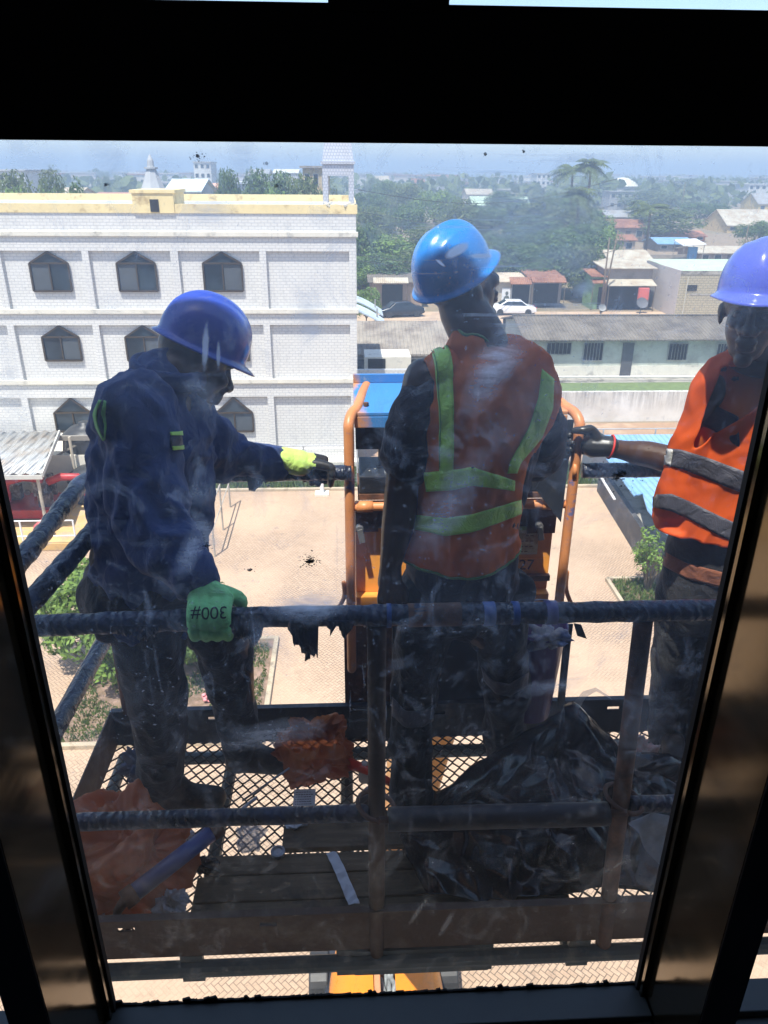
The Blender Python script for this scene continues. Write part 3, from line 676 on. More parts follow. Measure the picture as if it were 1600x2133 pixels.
for (px,py,d,l) in ((1337,632,60,'grey satellite dish on the bungalow roof ridge beside the plastered shed'),(1254,642,60,'small pale satellite dish left of the larger dish behind the bungalow')):
    c = P(px,py,y=d); s_ = .46 if px > 1300 else .3; e = empty('satellite_dish',(c.x,d,0),l,'satellite dish')
    M_ = Matrix.Rotation(R(55),3,'X'); m = MB(); pr = []
    for i in range(6): pr.append((s_*i/5+.001, .12*(i/5)**2))
    vs=[];n=20
    for r_,z_ in pr:
        for j in range(n): vs.append(c+M_@Vector((r_*math.cos(2*math.pi*j/n), r_*math.sin(2*math.pi*j/n), z_)))
    m.add(vs,[(i*n+j,i*n+(j+1)%n,(i+1)*n+(j+1)%n,(i+1)*n+j) for i in range(5) for j in range(n)]); m.build('dish', plainc((.13,.13,.14)) if px>1300 else plainc((.3,.3,.29)), e, smooth=True)
    MB().tube([(c.x,d+.1,0),(c.x,d+.1,c.z)],.04,8).build('mast', CONC, e)
a = P(1334,610,y=76); tag(MB().box((a.x-.1,76,a.z-.7),(a.x+.9,76.4,a.z+.45)).build('freezer_box', plainc((.55,.12,.10)), bevel=.04), 'red drinks box standing at the front of the open shop', 'box')
# street canopy with blue box
e = empty('canopy', (P(1440,505,y=118).x,118,0), 'small white roofed canopy on thin posts with blue sheeting under it', 'canopy')
a = P(1419,507,y=118); b = P(1466,507,y=118)
m = MB(); m.add([(a.x,117,a.z-.2),(b.x,117,a.z),(b.x,121,a.z+.5),(a.x,121,a.z+.3),(a.x,117,a.z-.3),(b.x,117,a.z-.1),(b.x,121,a.z+.4),(a.x,121,a.z+.2)],[(0,1,2,3),(4,7,6,5),(0,4,5,1),(2,6,7,3),(0,3,7,4),(1,5,6,2)]); m.build('roof', WHITEP, e)
for xx in (a.x+.2,b.x-.2):
    for yy in (117.2,120.8): MB().tube([(xx,yy,0),(xx,yy,a.z)],.06,6).build('post', CONC, e)
MB().box((a.x+1.9,119,a.z-2.4),(b.x-.3,119.6,a.z-.6)).build('sheeting', plainc((.12,.32,.62)), e)
# arched blue canopies right of tiled building
for (px,py,d,l) in ((763,632,62,'upper pale blue curved canopy beside the tiled building'),(768,652,58,'lower pale blue curved canopy beside the tiled building')):
    c = P(px,py,y=d); m = MB(); x0_ = XR+.3
    pts = [(x0_-2+4.2*t, c.z+.55-1.5*t*t) for t in [i/8 for i in range(9)]]
    for (xa,za),(xb,zb2) in zip(pts,pts[1:]): m.add([(xa,d,za),(xb,d,zb2),(xb,d+3,zb2),(xa,d+3,za),(xa,d,za-.1),(xb,d,zb2-.1),(xb,d+3,zb2-.1),(xa,d+3,za-.1)],[(0,1,2,3),(4,7,6,5),(0,4,5,1),(2,6,7,3)])
    tag(m.build('curved_canopy', plainc((.50,.58,.66)), smooth=False), l, 'canopy')
    o = MB().tube([(x0_+1.6,d+1.5,0),(x0_+1.6,d+1.5,c.z+.1)],.06,8); tag(o.build('canopy_post', CONC), 'post under the '+l, 'post')
# power poles
for (px,pyt,pyb,d,tilt,l) in ((1288,480,650,77,.6,'leaning timber power pole in front of the open shop'),(1270,495,650,76.5,.0,'upright thin pole left of the leaning power pole'),(1428,380,480,230,0,'thin far pole above the street canopy'),(1560,470,545,118,.2,'thin pole beside the tan roofed shed at the right')):
    q = P(px,pyt,y=d); tag(MB().tube([(q.x-tilt*1.2,d,0),(q.x,d,q.z)],[.11,.07],8).build('power_pole', BARK, smooth=True), l, 'pole')
# cables
def cable(pts, r, label):
    c = MB().tube(pts, r, 5); tag(c.build('power_cable', plainc((.05,.05,.05))), label, 'cable')
for k,(ya,yb,l) in enumerate(((395,372,'uppermost overhead cable crossing behind the blue helmet'),(440,425,'middle overhead cable crossing the dense trees'),(482,520,'overhead cable running down to the leaning power pole'),(470,505,'lowest overhead cable ending at the leaning power pole'))):
    a = P(745,ya+(60 if k>1 else 0),y=70); b = P(1286,yb,y=77.0)
    cable([a.lerp(b,t/10)-Vector((0,0,1.6*math.sin(math.pi*t/10))) for t in range(11)], .025, l)

# ---------------------------------------------------------------- cars on the dirt road
def car(px, pyb, d, rz, paint, label, cut=1):
    q = P(px,pyb,y=d); e = empty('parked_car', (q.x,d,0), label, 'car', 'cars parked on the dirt road'); e.rotation_euler.z = rz
    L,Wd = 4.4,1.72
    side = [(-2.2,.35),(-2.15,.75),(-1.35,.92),(-.75,1.38),(.75,1.40),(1.45,.98),(2.1,.88),(2.2,.4),(1.75,.22),(-1.75,.22)]
    def sec(pts, wy, tp=None): 
        m = MB(); n = len(pts); vs=[]
        for s_ in (-1,1):
            for x,z in pts: vs.append((x, s_*(wy-(max(0,z-.85)*.35)), z))
        m.add(vs,[tuple(range(n)),tuple(range(2*n-1,n-1,-1))]+[(i,i+n,(i+1)%n+n,(i+1)%n) for i in range(n)]); return m
    o = sec(side, Wd/2).build('body', paint, e, world=False, bevel=.07, smooth=True)
    gl = [(-1.22,.95),(-.72,1.32),(.70,1.34),(1.28,1.0)]
    sec(gl, Wd/2+.025).build('side_windows', WGLASS, e, world=False)
    m = MB(); m.add([(1.40,-.66,.99),(1.40,.66,.99),(.80,.56,1.385),(.80,-.56,1.385)],[(0,1,2,3)]); m.v=[(x+.03,y,z+.03) for x,y,z in m.v]; m.build('windscreen', WGLASS, e, world=False)
    m = MB(); m.add([(-1.32,-.66,.95),(-1.32,.66,.95),(-.80,.56,1.36),(-.80,-.56,1.36)],[(0,1,2,3)]); m.v=[(x-.03,y,z+.03) for x,y,z in m.v]; m.build('rear_window', WGLASS, e, world=False)
    for x in (-1.38,1.38):
        for y in (-.78,.78):
            t = MB(); t.tube([(x,y-.1,.32),(x,y+.1,.32)],.32,20); t.build('wheel', BLACKTANK, e, world=False, smooth=False)
    for y in (-.6,.6):
        MB().box((2.14,y-.16,.6),(2.215,y+.16,.74)).build('headlight', WHITEP, e, world=False)
        MB().box((-2.21,y-.16,.68),(-2.14,y+.16,.8)).build('tail_light', plainc((.4,.02,.02)), e, world=False)
    return e
car(1068,651,76,R(178),WHITEP,'white saloon car parked on the dirt road beside the blue helmet')
car(835,653,75,R(12),plain('black_car_paint',(.02,.025,.035),.2,.1,1),'black saloon car parked in front of the brown kiosk')

# ---------------------------------------------------------------- outbuilding on the right of the yard
OB = empty('outbuilding', (11,27,0), 'low outbuilding with a dark side wall, grey flat roof and sky blue sheet roof', 'outbuilding')
a = P(1245,1032,z=0); b = P(1308,1148,z=0); xw = (a.x+b.x)/2
zw = P(1256,1004,y=a.y).z
m = MB(); m.add([(xw+.35,30.6,0),(xw-.55,17.5,0),(xw-.35,17.5,0),(xw+.55,30.6,0)]+[(xw+.35,30.6,1.15),(xw-.55,17.5,1.15),(xw-.35,17.5,1.15),(xw+.55,30.6,1.15)],[(0,1,5,4),(1,2,6,5),(2,3,7,6),(3,0,4,7),(4,5,6,7)])
m.build('side_wall', plain('dark_painted_wall',(.05,.052,.06),.6,.4,.9,dirt=((.14,.13,.12),.4,1)), OB)
m = MB(); m.add([(xw+.553,30.6,1.05),(xw-.347,17.5,1.05),(xw+2.2,17.5,1.5),(xw+3.2,30.6,1.5),(xw+.553,30.6,.0),(xw-.347,17.5,.0),(xw+2.2,17.5,.0),(xw+3.2,30.6,.0)],[(0,1,2,3),(0,4,5,1),(2,6,7,3),(0,3,7,4)])
m.build('flat_roof', CONC, OB)
bp = [P(x_,y_,z=1.95) for x_, y_ in ((1262,962),(1440,958),(1440,1130),(1388,1112),(1348,1064),(1338,1032),(1320,1036))]
m = MB(); m.add([(v.x,v.y,1.95+.02*(v.y-24)) for v in bp],[(0,1,6),(1,5,6),(1,2,5),(2,4,5),(2,3,4)]); r_ = m.build('blue_roof', BLUER, OB, fix=False); r_.modifiers.new('s','SOLIDIFY').thickness = .05
MB().box((xw+3.21,19.8,0),(xw+8.8,29.0,2.3)).build('wall', plainc((.55,.54,.5)), OB)
m = MB(); m.bar((xw+.25,30.0,.9),(xw+.05,27.6,.9),.1,.05); m.build('wall_vent', WHITEP, OB)
# blue roofed fence shed behind with railing
e = empty('blue_shed', (14,35.6,0), 'shed with a flat faded blue sheet roof below the stained wall', 'shed')
a = P(1222,906,y=33.4); b = P(1228,945,y=31.4)
m = MB(); m.add([(b.x,31.4,b.z),(b.x+12,31.4,b.z),(b.x+12,33.4,a.z),(b.x,33.4,a.z)],[(0,1,2,3)]); r_ = m.build('roof', BLUER, e, fix=False); r_.modifiers.new('s','SOLIDIFY').thickness = .04; MB().box((b.x+.3,31.6,0),(b.x+11.8,33.2,b.z-.06)).build('wall', plainc((.5,.5,.5)), e)
def railing(name, p0, p1, h, n, label, mesh=False, mat=None, rails=2):
    e = empty(name, p0, label, 'railing'); a = Vector(p0); b = Vector(p1); mt = mat or plainc((.40,.41,.42))
    for i in range(n+1): 
        q = a.lerp(b,i/n); MB().tube([q,q+Vector((0,0,h))],.035,8).build('post', mt, e)
    m = MB()
    for k in range(rails): z = h*(1-k*.45); m.tube([a+Vector((0,0,z)),b+Vector((0,0,z))],.025,6)
    m.build('rail', mt, e)
    if mesh:
        m = MB(); L = (b-a).length; dd=(b-a).normalized(); k=0
        t = 0
        while t < L: q=a+dd*t; m.bar(q,q+Vector((0,0,h)),.006,.006); t += .14
        z = .1
        while z < h: m.bar(a+Vector((0,0,z)),b+Vector((0,0,z)),.006,.006,(0,1,0)); z += .14
        m.build('wire_mesh', mt, e)
    return e
railing('yard_railing', (-9,31.6,.0), (.4,31.6,.0), 1.9, 4, 'thin grey wire railing in front of the tiled building', True, rails=1)
railing('yard_railing', (9.5,33.6,0), (22,33.6,0), 1.9, 5, 'thin grey railing in front of the faded blue shed roof', False, rails=1)
a = P(452,1025,z=0); b = P(448,1160,z=0)
railing('fence_panel', (P(480,1057,z=0).x,P(480,1057,z=0).y,0), (b.x,b.y,0), 1.9, 2, 'thin leaning white frame fence standing in the paved yard', False, plainc((.42,.38,.32)))
# planted shrub with kerb
q = P(1345,1240,z=0)
e = empty('planter_bed', (q.x,q.y,0), 'square concrete kerb round the young shrub at the right of the yard', 'kerb')
m = MB(); s_=1.0
for a_,b_ in (((-s_,-s_),(s_,-s_)),((s_,-s_),(s_,s_)),((s_,s_),(-s_,s_)),((-s_,s_),(-s_,-s_))):
    m.bar((q.x+a_[0],q.y+a_[1],.07),(q.x+b_[0],q.y+b_[1],.07),.12,.14)
m.build('kerb_ring', KERB, e); MB().box((q.x-s_+.07,q.y-s_+.07,0.0),(q.x+s_-.07,q.y+s_-.07,.05)).build('soil', plainc((.14,.10,.06)), e)
grass_patch('low_grass', q.x-.9,q.x+.9,q.y-.9,q.y+.9, 1300,.22,5)['label']='low grass growing inside the square kerb'
bpy.data.objects['low_grass']['category']='grass'
def shrub(c, h, rad, n, size, leaf, label, seed, name='shrub', clumps=16, cat='shrub', lo=.25, stems=5):
    e = empty(name, c, label, cat); m, cl = leafcloud(n, rad, h, seed, size, clumps, lo)
    m.build('foliage', leaf, e, world=False, fix=False); t = MB()
    for q_, cr in cl[:stems]: t.tube([(q_.x*.08,q_.y*.08,0),(q_.x*.5,q_.y*.5,q_.z*.5),tuple(q_)],[.035,.025,.01],6)
    t.build('stem', BARK, e, world=False); return e
c = P(1335,1232,z=0); shrub((c.x+.2,c.y,0), 2.35, .75, 1100, .07, LEAFS[2], 'young sparse shrub with pale stems at the right of the yard', 9, clumps=12, lo=.3, stems=9)
# big bush and its bed on the left
BC = P(235,1440,z=0)
for (dx,dy,h,rd,sd,l,lf) in ((-.9,1.1,3.3,1.25,21,'tall bright green bush behind the taped side rail, left of its clump',2),(.3,.4,2.6,1.15,22,'lower bright green bush in front of the tall one in the planting bed',2),(2.2,.9,2.6,1.2,23,'dark green bush in the planting bed seen between the legs of the left worker',0)):
    shrub((BC.x+dx,BC.y+dy,.05), h, rd, 4200, .10, LEAFS[lf], l, sd, 'bush', 20, 'bush', .12)
bx0, bx1 = P(205,1545,z=0).x-1.2, P(520,1470,z=0).x+.4; by0 = P(250,1552,z=0).y; by1 = BC.y+2.2
sheet('planting_bed', [(bx0,by0),(bx1,by0),(bx1,by1),(bx0,by1)], .05, plain('brown_soil',(.19,.13,.085),.95,.4,2.5,bump=.6,dirt=((.33,.22,.17),.5,3)))
kb = MB(); kb.box((bx0-.14,by0-.14,0),(bx1+.14,by0,.14)); kb.box((bx0-.14,by1,0),(bx1+.14,by1+.14,.14)); kb.box((bx0-.14,by0,0),(bx0,by1,.14)); kb.box((bx1,by0,0),(bx1+.14,by1,.14)); tag(kb.build('bed_kerb', KERB, bevel=.02), 'cream concrete kerb round the planting bed at the left', 'kerb')
gp = grass_patch('bed_grass', bx0+.1,bx1-.1,by0+.1,by1-.1, 15000,.14,6, lambda x,y: noise.noise((x*1.1,y*1.1,3))>-.12); tag(gp,'patchy grass and weeds in the planting bed','grass')
# pump shelter on the far left
PS = empty('pump_shelter', (-12,28,0), 'open pump shelter with a corrugated grey roof on slim posts', 'shelter')
fl = P(0,992,y=26.3); fr = P(86,988,y=26.3); br = P(122,899,y=30.6); zf, zb2 = fr.z, br.z
m = MB(); x = -20.0; pitchc = .22; xr0, xr1 = fr.x, br.x; cols_ = int(8/pitchc*2)
vs = []; 
for i in range(cols_+1):
    t = i*pitchc/4; zz = .05*math.sin(i*math.pi/2)
    vs += [(xr0-t*2, 26.3, zf+zz), (xr1-t*2, 30.6, zb2+zz)]
m.add(vs,[(2*i,2*i+2,2*i+3,2*i+1) for i in range(cols_)]); ro = m.build('roof', ZINC, PS, fix=False, smooth=True)
so_ = ro.modifiers.new('s','SOLIDIFY'); so_.thickness=.02
m = MB(); m.bar((xr0-14,26.28,zf-.1),(xr0+.03,26.28,zf-.1),.05,.16); m.bar((xr0+.04,26.28,zf-.02),(xr1+.04,30.6,zb2-.02),.06,.18); m.build('fascia', plainc((.55,.54,.50)), PS)
m = MB(); m.bar((xr1-.2,30.5,zb2-.25),(xr1+1.3,30.5,zb2-.25),.12,.2); m.bar((xr1+1.2,30.5,zb2-.25),(xr1-.9,30.5,zb2-1.4),.08,.08); m.bar((xr1+.2,30.5,zb2-.25),(xr1+.1,30.5,zb2-.9),.07,.07); m.bar((xr1-.4,30.5,zb2-.25),(xr1-.5,30.5,zb2-1.1),.07,.07); m.build('truss', plainc((.25,.23,.2)), PS)
pb = P(98,1112,z=0)
for xx in (xr0-.25, xr0-4.2): MB().tube([(xx,26.5,0),(xx,26.5,zf-.1)],.06,10).build('post', plainc((.5,.45,.36)), PS)
for xx in (xr0-.25, xr0-4.2): MB().tube([(xx,30.2,0),(xx,30.2,zb2-.1)],.06,10).build('post', plainc((.5,.45,.36)), PS)
MB().box((xr0-10,25.6,0),(xr0+1.2,31.2,.28)).build('plinth', plain('yellow_kerb',(.58,.38,.16),.8,.2,1,dirt=((.4,.33,.26),.4,2)), PS)
tag(MB().box((-20,30.4,0),(P(150,985,y=31).x+2,33.4,2.0)).build('tank_base', CREAM), 'cream rendered platform carrying the black water tank', 'platform')
PE = empty('pump_engine', (xr0-2,28.5,.3), 'dark pump engine with thick red pipes under the corrugated roof', 'pump')
REDP = plain('red_pipe_paint',(.42,.03,.035),.45,.3,2); ENG = plain('oily_engine',(.07,.05,.05),.6,.6,5,dirt=((.3,.28,.28),.5,5))
m = MB(); m.box((xr0-5,27.6,.4),(xr0-.4,29.4,.75)); m.build('skid', REDP, PE)
m = MB(); rr = random.Random(3)
for i in range(26):
    x=xr0-rr.uniform(.6,4.8); y=rr.uniform(27.7,29.2); z=rr.uniform(.8,1.7); s_=rr.uniform(.15,.45)
    if i%3: m.box((x,y,z-.4),(x+s_,y+s_,z+s_*.6))
    else: m.tube([(x,y,z),(x+rr.uniform(-.4,.4),y+rr.uniform(-.3,.3),z+rr.uniform(.1,.5))],s_*.35,12)
m.build('engine_block', ENG, PE, bevel=.02)
m = MB(); m.tube([(xr0-3.2,27.7,1.2),(xr0-3.0,27.4,1.2)],.42,20); m.build('flywheel', ENG, PE)
for pts in ([(xr0-.6,28.2,1.7),(xr0-.1,28.2,1.9),(xr0+.55,28.2,1.9),(xr0+.85,28.2,1.6),(xr0+.9,28.1,.9),(xr0+.95,28,.3)],[(xr0-2.3,28.2,.9),(xr0-2.2,28.2,1.7),(xr0-1.5,28.2,1.9),(xr0-.8,28.2,1.8)]):
    MB().tube(pts,.15,14).build('pipe', REDP, PE, smooth=True)
q = P(80,1135,z=0); tag(MB().tube([(q.x,q.y,0),(q.x,q.y,.5),(q.x+.08,q.y,.75),(q.x+.4,q.y+.1,1.0)],.12,14).build('standpipe', plain('faded_red',(.55,.12,.12),.5,.3,2), smooth=True), 'bent faded red standpipe in front of the pump shelter kerb', 'pipe')
railing('pump_railing', (P(8,1110,z=0).x-2.2,25.3,0), (P(195,1108,z=0).x,25.3,0), 1.35, 3, 'white tubular railing in front of the pump shelter', False, WHITEP)
q = P(186,990,y=31); TK = empty('water_tank', (q.x,31.4,2.0), 'black ribbed plastic water tank partly behind the left worker', 'water tank')
prof=[(.95,0)]+[(.98 if i%2 else .94,.12+i*.11) for i in range(12)]+[(.95,1.5),(.6,1.78),(.25,1.88),(.25,1.98),(.05,2.0)]
MB().lathe((q.x,31.4,.0+zf*0+1.15),prof,32).build('tank_body', BLACKTANK, TK, smooth=True)
MB().lathe((q.x+.4,30.0,.3),[(.9,0)]+[(.93 if i%2 else .9,.1+i*.1) for i in range(10)]+[(.5,1.3),(.1,1.4)],28).build('tank', BLACKTANK, tag(empty('lower_water_tank',(q.x+.4,30,.3),'second black ribbed tank standing lower in front of the raised one','water tank')), smooth=True)
# small litter by the bed, standpipe post in yard
q = P(436,1463,z=0); rr = random.Random(8); m = MB()
for _ in range(26): 
    c = Vector((q.x+rr.uniform(-.15,.15), q.y+rr.uniform(-.1,.1), .1+rr.uniform(0,.18))); m.ball(c,(.06,.05,.04),nu=8,nv=5)
tag(m.build('flower_cluster', plain('pink_petals',(.75,.30,.32),.6,.4,30), smooth=True), 'small pink and white flowers at the corner of the planting bed', 'flowers')
q = P(671,1030,z=0); e = empty('yard_post',(q.x,q.y,0),'short white bollard on the far kerb of the yard','post'); MB().box((q.x-.3,q.y-.25,0),(q.x+.3,q.y+.25,.1)).build('foot', CREAM, e); MB().tube([(q.x,q.y,.1),(q.x,q.y,.7)],.09,12).build('stem', WHITEP, e)

# ================================================================ our own building: the room we stand in and its glazed front
def V(x, y, z): return Vector((x, y, HC+z))
GY = 0.93; MF = 0.74                         # glass plane, inner face of the frame
DARKFR = plain('dark_bronze_frame', (.016,.017,.024), .5, .2, 8)
def mat_reveal():
    t = NT('polished_bronze_reveal'); n1 = t.noise(1.6, 3, .5, v=t.mp(scale=(1,1,.5))); n2 = t.noise(30, 4, .6, v=t.mp(scale=(1,.15,1)))
    t.bump(n1, .10, .05)
    return t.fin(t.ramp(n2, [(.3, (.13,.10,.06)), (.7, (.17,.13,.08))]), t.ramp(n2, [(.3, .10), (.7, .16)]), .9)
REVEAL = mat_reveal()
SILLM = plain('dark_grey_sill', (.085,.09,.085), .45, .2, 6)
INT = plain('dark_interior_paint', (.05,.05,.055), .9)
OFF = plain('outer_cladding', (.45,.45,.44), .6, .1, 1)
OB2 = empty('office_building', (0,-4,0), 'dark framed office room with tall window panes that looks onto the yard', 'building')
# room box (floor, ceiling, walls) and outer walls below, above and beside the glazing
rm = MB()
rm.box((-4.2,-6.5,HC-1.62),(4.2,GY+.03,HC-1.50)); rm.box((-4.2,-6.5,HC+1.30),(4.2,GY+.03,HC+1.42)); rm.box((-4.2,-6.6,HC-1.5),(4.2,-6.5,HC+1.3))
rm.box((-4.3,-6.6,HC-1.62),(-4.2,GY+.03,HC+1.42)); rm.box((4.2,-6.6,HC-1.62),(4.3,GY+.03,HC+1.42))
rm.build('room_shell', INT, OB2)
ow = MB(); ow.box((-24,-9,0),(24,GY+.05,HC-1.623)); ow.box((-24,-9,HC+1.422),(.36,GY+.05,HC+2.25)); ow.box((.361,-9,HC+1.4225),(24,GY+.05,HC+1.62)); ow.box((-24,-9,HC-1.621),(-4.31,GY+.05,HC+1.421)); ow.box((4.31,-9,HC-1.621),(24,GY+.05,HC+1.421))  # unseen roofline; its made-up step lets sun reach only the right worker
ow.build('outer_wall_and_shade_step', OFF, OB2)
xl, xr = -0.455, 0.545; pb_, pt = -1.405, 0.09
def mull(x0, x1):
    m = MB(); m.box((x0, MF, HC-1.5), (x1, GY-.001, HC+1.3)); o = m.build('mullion', DARKFR, OB2); return o
xs_m = []
for k in (-3,-2,-1,0,1,2,3):
    c = .045+k*1.0+.5+(.062 if k > 0 else 0)*0
mw = .058
lefts = [xl-mw-k*(1+mw) for k in (0,1,2)]; rights = [xr+k*(1+mw) for k in (0,1,2)]
for x0 in lefts+rights:
    o = mull(x0, x0+mw)
    for s_, xx in ((-1, x0-.0015), (1, x0+mw+.0015)):
        a, b = sorted((xx, xx-s_*.0013)); MB().box((a, MF+.002, HC-1.41), (b, GY-.03, HC+.033)).build('reveal', REVEAL, o, world=False)
        # thin glazing bead with a dark gasket line
        a, b = sorted((xx+s_*.0, xx+s_*.011)); MB().box((a, GY-.030, HC-1.41), (b, GY-.006, HC+.033)).build('glazing_bead', REVEAL, o, world=False)
        a, b = sorted((xx+s_*.011, xx+s_*.0145)); MB().box((a, GY-.016, HC-1.41), (b, GY-.004, HC+.033)).build('gasket', DARKIN, o, world=False)
trs = MB(); 
for a, b in ((-.4565+0, xr-.0015),): pass
spans = [(lefts[0]+mw+.003, rights[0]-.003)]+[(lefts[k+1]+mw+.003, lefts[k]-.003) for k in (0,1)]+[(rights[k]+mw+.003, rights[k+1]-.003) for k in (0,1)]
PANES = []
for i, (a, b) in enumerate(spans):
    m = MB(); m.box((a, MF-.0, HC+.0335), (b, GY-.001, HC+.124)); m.build('transom', DARKFR, OB2)
    m = MB(); m.box((a+.003, GY-.02, HC+.030), (b-.003, GY-.006, HC+.0332)); m.build('transom_bead', plain('pale_bead_%d' % i, (.30,.29,.27), .5), OB2)
    m = MB(); m.box((a, MF+.02, HC-1.499), (b, GY-.002, HC-1.423)); m.box((a, MF+.125, HC-1.4229), (b, GY-.003, HC-1.407)); m.build('sill', SILLM, OB2, bevel=.002)
    m = MB(); m.box((a, GY+.004, HC-1.5), (b, GY+.049, HC-1.492)); m.build('outer_sill', SILLM, OB2)
# the transom in front of the mullions reads as one dark beam
MB().box((-4.2, MF-.008, HC+.0218), (4.2, MF-.0005, HC+.1238)).build('beam', DARKFR, OB2)
MB().box((-4.19, MF-.06, HC-1.4995), (4.19, MF-.003, HC-1.47)).build('skirting', SILLM, OB2)
MB().box((P(684,20,y=MF).x, MF-.012, HC+.118), (P(932,20,y=MF).x, MF-.0085, HC+.14)).build('beam_plate', DARKFR, OB2)

# glass: thin pane, dust, scratches and finger smears on it, plus painted reflections and haze
def mat_glass(name, dirty=1.0):
    t = NT(name); t.t.nodes.remove(t.b); M = t.M
    x, y, z = t.xyz(); z0 = M('SUBTRACT', z, HC)
    base = t.noise(1.5, 5, .6); fine = t.noise(9, 8, .7); spk = t.noise(160, 2, .5)
    # overall film of dust, thicker in cloudy patches, with a painted haze veil towards the top
    streak = t.noise(26, 5, .7, v=t.mp(scale=(.5,1,2.2), rot=(0,R(20),0)), dist=.6)
    film = M('MULTIPLY', t.ramp(t.noise(3.2, 6, .62, v=t.mp(loc=(1,0,3))), [(.38, 0), (.78, 1)]), .07*dirty)
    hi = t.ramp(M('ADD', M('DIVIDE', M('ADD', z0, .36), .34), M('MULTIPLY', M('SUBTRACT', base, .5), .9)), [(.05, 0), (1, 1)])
    smg = t.n('TexNoise', {'Vector': t.mp(scale=(1,1,.8), rot=(0,R(35),0)), 'Scale': 13, 'Detail': 7, 'Roughness': .72, 'Distortion': 1.6}).outputs[0]
    film = M('ADD', film, M('MULTIPLY', t.ramp(smg, [(.53, 0), (.72, 1)]), .22*dirty))
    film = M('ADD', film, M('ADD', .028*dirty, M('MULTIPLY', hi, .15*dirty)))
    sw = t.noise(5, 8, .75, v=t.mp(scale=(1.4,1,5), rot=(0,R(25),0)), dist=1.2)
    film = M('ADD', film, M('MULTIPLY', t.ramp(sw, [(.57, 0), (.8, 1)]), .15*dirty))
    sc = t.noise(40, 3, .6, v=t.mp(scale=(.12,1,2.6), rot=(0,R(-8),0)))
    nzs = {}
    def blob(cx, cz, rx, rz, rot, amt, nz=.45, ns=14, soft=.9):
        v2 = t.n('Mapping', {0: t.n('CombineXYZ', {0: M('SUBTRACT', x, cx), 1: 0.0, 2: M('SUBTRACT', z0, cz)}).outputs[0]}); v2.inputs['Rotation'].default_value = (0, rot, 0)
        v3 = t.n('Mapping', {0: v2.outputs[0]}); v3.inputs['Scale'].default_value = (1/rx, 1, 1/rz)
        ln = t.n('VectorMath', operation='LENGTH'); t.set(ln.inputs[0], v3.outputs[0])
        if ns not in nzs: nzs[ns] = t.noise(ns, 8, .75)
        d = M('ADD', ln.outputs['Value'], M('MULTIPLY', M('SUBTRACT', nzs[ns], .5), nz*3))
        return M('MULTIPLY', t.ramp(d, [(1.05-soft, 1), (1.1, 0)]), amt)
    if dirty > .5:
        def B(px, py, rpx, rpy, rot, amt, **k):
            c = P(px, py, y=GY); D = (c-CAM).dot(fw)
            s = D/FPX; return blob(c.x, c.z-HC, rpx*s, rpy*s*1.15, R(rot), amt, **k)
        cloudy = 0.0  # pale patches: smears, and reflections and glare painted into the film
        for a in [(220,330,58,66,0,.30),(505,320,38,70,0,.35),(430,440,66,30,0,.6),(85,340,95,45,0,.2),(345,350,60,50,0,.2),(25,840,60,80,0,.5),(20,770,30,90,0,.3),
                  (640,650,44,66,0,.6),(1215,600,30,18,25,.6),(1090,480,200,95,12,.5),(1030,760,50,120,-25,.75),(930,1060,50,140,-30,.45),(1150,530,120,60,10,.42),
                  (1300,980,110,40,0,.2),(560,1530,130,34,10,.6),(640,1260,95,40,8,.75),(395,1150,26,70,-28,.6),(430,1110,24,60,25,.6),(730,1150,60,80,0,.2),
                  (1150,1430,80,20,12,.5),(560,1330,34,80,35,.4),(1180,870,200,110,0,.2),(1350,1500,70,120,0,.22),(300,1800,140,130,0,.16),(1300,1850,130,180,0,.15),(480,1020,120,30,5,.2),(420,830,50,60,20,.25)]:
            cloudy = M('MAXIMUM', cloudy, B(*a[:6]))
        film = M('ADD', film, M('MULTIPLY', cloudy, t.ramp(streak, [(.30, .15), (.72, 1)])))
        lines = M('MULTIPLY', t.ramp(sc, [(.58, 0), (.66, 1)]), B(1100,510,330,190,8,.55,nz=.15))
        lines2 = M('MULTIPLY', t.ramp(t.noise(40, 3, .6, v=t.mp(scale=(2.6,1,.14), rot=(0,R(12),0))), [(.64, 0), (.70, 1)]), B(700,1500,700,700,0,.16,nz=.1))
        film = M('ADD', film, M('ADD', lines, lines2))
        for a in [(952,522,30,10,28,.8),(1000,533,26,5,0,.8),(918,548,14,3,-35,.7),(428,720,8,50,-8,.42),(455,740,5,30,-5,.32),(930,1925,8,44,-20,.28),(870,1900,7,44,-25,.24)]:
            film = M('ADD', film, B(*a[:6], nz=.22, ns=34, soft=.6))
    grit = M('MULTIPLY', t.ramp(spk, [(.66, 0), (.72, 1)]), .30*dirty)
    film = M('ADD', film, M('MULTIPLY', grit, t.ramp(base, [(.4, .2), (.7, 1)])))
    film = M('MINIMUM', film, .85)
    fcol = t.mix(t.ramp(M('DIVIDE', M('ADD', z0, 1.1), .5), [(0, 0), (1, 1)]), (.84,.74,.60), (.66,.80,1.0)); dif = t.n('BsdfDiffuse', {0: fcol}); trl = t.n('BsdfTranslucent', {0: fcol}); dm = t.n('MixShader', {0: .75, 1: dif.outputs[0], 2: trl.outputs[0]})  # tan dust below, bluish above for the painted haze
    tr = t.n('BsdfTransparent', {0: (.93,.95,.95)}); gl = t.n('BsdfGlossy', {0: (1,1,1), 'Roughness': .02})
    bf = t.n('NewGeometry').outputs['Backfacing']; fr = t.n('Fresnel', {'IOR': M('SUBTRACT', 1.45, M('MULTIPLY', bf, .7603))}); a = t.n('MixShader', {0: M('MULTIPLY', fr.outputs[0], .8), 1: tr.outputs[0], 2: gl.outputs[0]})
    b = t.n('MixShader', {0: film, 1: a.outputs[0], 2: dm.outputs[0]})
    t.t.links.new(b.outputs[0], t.out.inputs[0]); return t.m
